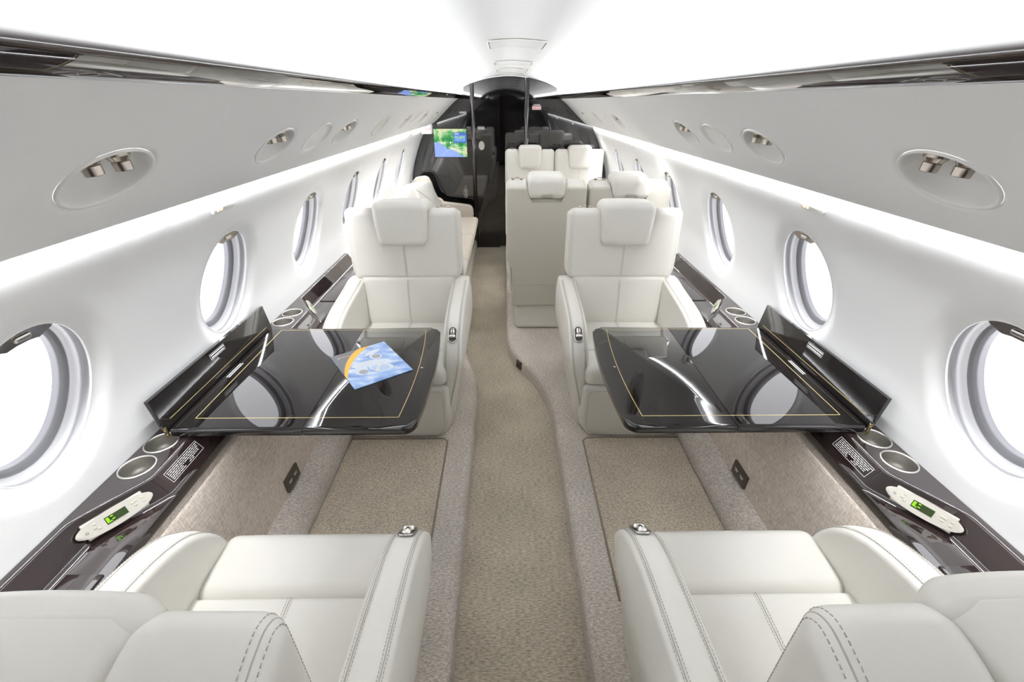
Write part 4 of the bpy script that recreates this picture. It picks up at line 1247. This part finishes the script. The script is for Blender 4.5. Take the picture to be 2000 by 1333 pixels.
def placard_w(name, label, cat, c, w_, h_, lines, mfg, mbg, border=True):
    t = thing(name, label, cat, c)
    bm = new(); box(bm, (0, 0, 0), (w_, 0.003, h_)); obj('plate', bm, mbg, t, smooth=False)
    bm = new()
    if border:
        for (cx, cz, sx, sz) in ((0, h_ / 2, w_, 0.0025), (0, -h_ / 2, w_, 0.0025), (-w_ / 2, 0, 0.0025, h_), (w_ / 2, 0, 0.0025, h_)):
            box(bm, (cx, -0.002, cz), (sx, 0.001, sz))
    for i, (s, hh) in enumerate(lines):
        zz = h_ / 2 - (i + 0.5) * h_ / len(lines)
        text_bm(bm, s, hh, Matrix.Translation((0, -0.0025, zz)) @ Matrix.Rotation(PI / 2, 4, 'X'))
    obj('lettering', bm, mfg, t, smooth=False)
    return t
Yb = Y1 - 0.0125
def rows_of_bars(name, label, cat, c, w_, h_, n, mfg, mbg, seed, border=False):
    t = thing(name, label, cat, c)
    bm = new(); box(bm, (0, 0, 0), (w_, 0.003, h_)); obj('plate', bm, mbg, t, smooth=False)
    bm = new(); rnd = random.Random(seed)
    if border:
        for (cx, cz, sx, sz) in ((0, h_ / 2, w_, 0.003), (0, -h_ / 2, w_, 0.003), (-w_ / 2, 0, 0.003, h_), (w_ / 2, 0, 0.003, h_)):
            box(bm, (cx, -0.002, cz), (sx, 0.001, sz))
    for i in range(n):
        zz = h_ / 2 - (i + 0.5) * h_ / n; x = -w_ / 2 + 0.006
        while x < w_ / 2 - 0.01:
            l = rnd.choice((0.007, 0.010, 0.014)); box(bm, (x + l / 2, -0.002, zz), (l, 0.001, h_ / n * 0.5)); x += l + 0.003
    obj('lettering', bm, mfg, t, smooth=False)
    return t
rows_of_bars('placard', 'white placard with red print on the bulkhead right of the doorway', 'placard', (0.292, Yb, 1.535), 0.095, 0.036, 2, REDPRINT, WHITE, 1)
rows_of_bars('placard', 'thin grey-printed placard just above the red and white one', 'placard', (0.292, Yb, 1.563), 0.080, 0.014, 1, WHITEPRINT, BLACK, 2)
rows_of_bars('placard', 'narrow white-printed placard above the map screen on the bulkhead', 'placard', (-0.505, Yb, 1.488), 0.075, 0.014, 1, WHITEPRINT, DARKM, 3, True)
rows_of_bars('placard', 'black placard with white outline on the aft door', 'placard', (-0.312, Y1 - 0.0045, 1.335), 0.072, 0.030, 1, WHITEPRINT, BLACK, 4, True)
rows_of_bars('placard', 'small white placard above the oval latch on the bulkhead by the divan', 'placard', (-0.506, Yb, 0.722), 0.040, 0.010, 1, WHITEPRINT, BLACK, 6)
t = thing('bulkhead_latch', 'tall oval chrome latch on the black bulkhead beside the divan end', 'latch', (-0.510, Yb + 0.002, 0.650))
bm = new(); tube(bm, [(0.022 * math.cos(a), -0.003, 0.052 * math.sin(a)) for a in [2 * PI * i / 28 for i in range(28)]], 0.0035, 8, closed=True); obj('bezel', bm, STEEL, t)
bm = new(); rbox(bm, (-0.008, -0.007, -0.035), (0.008, 0.0, 0.035), 0.003, seg=2, m=(2, 1, 6)); obj('latch_lever', bm, CHROME, t)

# exit sign, box on the wall top by the bulkhead
t = thing('exit_sign', 'small white EXIT sign with red letters at the top of the left wall', 'exit sign', (-0.868, 5.16, 1.335))
bm = new(); rbox(bm, (-0.055, 0.0, -0.045), (0.045, 0.10, 0.045), 0.006, seg=2, m=(3, 3, 3)); obj('sign_box', bm, mat('exit_white', None, 0.4, lincol=(0.8, 0.8, 0.8), emit=((255, 255, 255), 0.25)), t)
bm = new(); text_bm(bm, 'EXIT', 0.040, Matrix.Translation((0.004, -0.0015, 0)) @ Matrix.Rotation(PI / 2, 4, 'X')); obj('lettering', bm, REDPRINT, t, smooth=False)

# monitor with the moving map
def map_mat():
    m = bpy.data.materials.new('map_display'); m.use_nodes = True; nt = m.node_tree; N = nt.nodes; L = nt.links
    N.clear(); out = N.new('ShaderNodeOutputMaterial'); em = N.new('ShaderNodeEmission'); em.inputs['Strength'].default_value = 0.85
    gl = N.new('ShaderNodeBsdfGlossy'); gl.inputs['Roughness'].default_value = 0.05
    ms = N.new('ShaderNodeMixShader'); ms.inputs[0].default_value = 0.04
    L.new(em.outputs[0], ms.inputs[1]); L.new(gl.outputs[0], ms.inputs[2]); L.new(ms.outputs[0], out.inputs[0])
    tc = N.new('ShaderNodeTexCoord'); sx = N.new('ShaderNodeSeparateXYZ'); L.new(tc.outputs['Generated'], sx.inputs[0])
    n = N.new('ShaderNodeTexNoise'); n.inputs['Scale'].default_value = 3.2; n.inputs['Detail'].default_value = 9; n.inputs['Roughness'].default_value = 0.6
    mp = N.new('ShaderNodeMapping'); mp.inputs['Scale'].default_value = (1, 0, 0.8); L.new(tc.outputs['Generated'], mp.inputs[0]); L.new(mp.outputs[0], n.inputs['Vector'])
    cr = N.new('ShaderNodeValToRGB'); e = cr.color_ramp.elements
    e[0].position = 0.35; e[0].color = (*lin((20, 130, 60)), 1); e[1].position = 0.72; e[1].color = (*lin((210, 165, 90)), 1)
    for p, c in ((0.46, (70, 165, 90)), (0.54, (190, 220, 170)), (0.62, (230, 225, 180))):
        q = e.new(p); q.color = (*lin(c), 1)
    L.new(n.outputs['Fac'], cr.inputs[0])
    # coast: z < 0.62 - 0.75*x + noise
    def M(op, a, b=None):
        k = N.new('ShaderNodeMath'); k.operation = op
        for i, v in enumerate((a, b)):
            if v is None: continue
            if isinstance(v, (int, float)): k.inputs[i].default_value = v
            else: L.new(v, k.inputs[i])
        return k.outputs[0]
    x, z = sx.outputs['X'], sx.outputs['Z']
    coast = M('ADD', M('SUBTRACT', 0.58, M('MULTIPLY', x, 0.62)), M('MULTIPLY', M('SUBTRACT', n.outputs['Fac'], 0.5), 0.35))
    ocean = M('LESS_THAN', z, coast)
    mx = N.new('ShaderNodeMix'); mx.data_type = 'RGBA'; L.new(ocean, mx.inputs[0]); L.new(cr.outputs[0], mx.inputs[6]); mx.inputs[7].default_value = (*lin((150, 178, 250)), 1)
    L.new(mx.outputs[2], em.inputs[0])
    return m
MAPM = map_mat()
t = thing('monitor', 'flat screen in the black bulkhead showing a green and blue flight map', 'monitor', (-0.655, Yb, 1.184))
bm = new(); box(bm, (0, 0.004, 0), (0.376, 0.010, 0.302), bev=0.002); obj('bezel', bm, BLACK, t, smooth=False)
bm = new(); box(bm, (0, -0.003, 0), (0.360, 0.004, 0.286)); scr = obj('screen', bm, MAPM, t, smooth=False)
def em(name, c, s=0.85): return mat(name, None, 0.3, lincol=(0.02, 0.02, 0.02), emit=(c, s))
bm = new(); box(bm, (0.108, -0.0058, 0.055), (0.144, 0.001, 0.105)); obj('inset_frame', bm, em('map_inset_frame', (60, 105, 190)), scr, smooth=False)
bm = new(); box(bm, (0.106, -0.0066, 0.048), (0.122, 0.001, 0.062))
obj('inset_sea', bm, em('map_inset_sea', (95, 150, 225)), scr, smooth=False)
bm = new()
for (cx, cz, a, b) in ((-0.038, 0.012, 0.018, 0.010), (-0.022, -0.012, 0.007, 0.013), (0.004, 0.006, 0.010, 0.016), (0.030, 0.014, 0.026, 0.009), (0.046, -0.012, 0.009, 0.006)):
    vs = [bm.verts.new((0.106 + cx + a * math.cos(q), -0.0073, 0.048 + cz + b * math.sin(q) * (1 + 0.25 * math.sin(3 * q)))) for q in [2 * PI * i / 14 for i in range(14)]]; bm.faces.new(vs)
obj('inset_land', bm, em('map_inset_land', (150, 195, 150)), scr, smooth=False)
MWH = em('map_white', (255, 255, 255), 1.0)
for (s_, x, z) in (('Los Angeles', 0.035, -0.018), ('Santa Ana', 0.092, -0.040), ('Ventura', -0.085, 0.004), ('Oceanside', 0.030, -0.060), ('San Diego', 0.112, -0.086)):
    bm = new(); text_bm(bm, s_, 0.0155, Matrix.Translation((x, -0.0058, z)) @ Matrix.Rotation(PI / 2, 4, 'X'))
    obj('town_lettering', bm, MWH, scr, smooth=False)
bm = new(); box(bm, (0.072, -0.0068, 0.094), (0.05, 0.0006, 0.006)); obj('inset_title', bm, MWH, scr, smooth=False)
bm = new(); 
vs = [bm.verts.new(p) for p in ((0.0, -0.006, 0.022), (0.004, -0.006, 0.008), (0.016, -0.006, 0.002), (0.003, -0.006, 0.002), (0.0, -0.006, -0.008), (-0.003, -0.006, 0.002), (-0.016, -0.006, 0.002), (-0.004, -0.006, 0.008))]; bm.faces.new(vs)
obj('plane_symbol', bm, bpy.data.materials['map_white'], scr, smooth=False)

# seat belt / no smoking signs
def make_sign(side, y, z, lab):
    u = WP.uz(z)
    t = thing('lighted_sign', lab, 'cabin sign', WP.pt(side, y, u, -0.002))
    c = WP.pt(side, y, u, -0.002); n = WP.nrm(u); up = Vector((side * -n.y, 0, n.x))
    if up.z < 0: up = -up
    m = Matrix.Translation(-c) @ frame_mtx(c, (0, 1 if side < 0 else -1, 0), up)
    ol = [(-0.052, -0.012), (-0.058, -0.004), (-0.058, 0.004), (-0.052, 0.012), (0.060, 0.012), (0.066, 0.0), (0.052, -0.012)]
    bm = new(); extr(bm, [m @ Vector((a, b, -0.004)) for a, b in ol], m.to_3x3() @ Vector((0, 0, 0.010)), bev=0.002); obj('lens', bm, SIGNL, t, auto=0.6)
    for x in (-0.034, -0.016):
        bm = new(); extr(bm, [m @ Vector((x + 0.007 * math.cos(q), 0.006 * math.sin(q), 0.0062)) for q in [2 * PI * i / 16 for i in range(16)]], m.to_3x3() @ Vector((0, 0, 0.0006))); obj('lit_symbol', bm, ORANGEL, t, smooth=False)
make_sign(-1, 1.44, 1.305, 'small white lit sign on the left wall above and between the windows, near')
make_sign(-1, 4.55, 1.33, 'small white lit sign on the left wall close to the bulkhead')
make_sign(1, 1.44, 1.305, 'small white lit sign on the right wall above the windows, near')
make_sign(1, 3.70, 1.305, 'small white lit sign on the right wall beyond the conference seats')

# forward bulkhead behind the camera
bm = new(); bulk(bm, -1.118, 1.118, Y0, 0.03); struct(obj('wall_front', bm, GLOSSB, smooth=False), 'dark forward bulkhead')

# ------------------------------------------------------------------ lights
W = bpy.data.worlds.new('world'); sc.world = W; W.use_nodes = True
W.node_tree.nodes['Background'].inputs[0].default_value = (0.97, 0.98, 1.0, 1); W.node_tree.nodes['Background'].inputs[1].default_value = 3.2
def strip(name, side, x, z, y0, y1, tilt, power, w=0.02):
    ld = bpy.data.lights.new(name, 'AREA'); ld.shape = 'RECTANGLE'; ld.size = w; ld.size_y = y1 - y0; ld.energy = power; ld.color = (0.97, 0.985, 1.0)
    o = bpy.data.objects.new(name, ld); C.objects.link(o); o.location = (side * x, (y0 + y1) / 2, z)
    d = Vector(tilt); d.x *= side
    o.rotation_euler = d.to_track_quat('-Z', 'Y').to_euler()
    # keep the long axis on world y
    z_ = -d.normalized(); yv = Vector((0, 1, 0)); xv = yv.cross(z_).normalized()
    o.matrix_world = Matrix(((xv.x, yv.x, z_.x, side * x), (xv.y, yv.y, z_.y, (y0 + y1) / 2), (xv.z, yv.z, z_.z, z), (0, 0, 0, 1)))
    return o
for side in (-1, 1):
    strip('cove_light', side, 0.585, 1.643, 0.0, Y1 - 0.03, (-0.6, 0, 1), 195)
    strip('wall_wash_light', side, 0.893, 1.388, -0.4, Y1 - 0.03, (0.12, 0, -1), 40, 0.014)
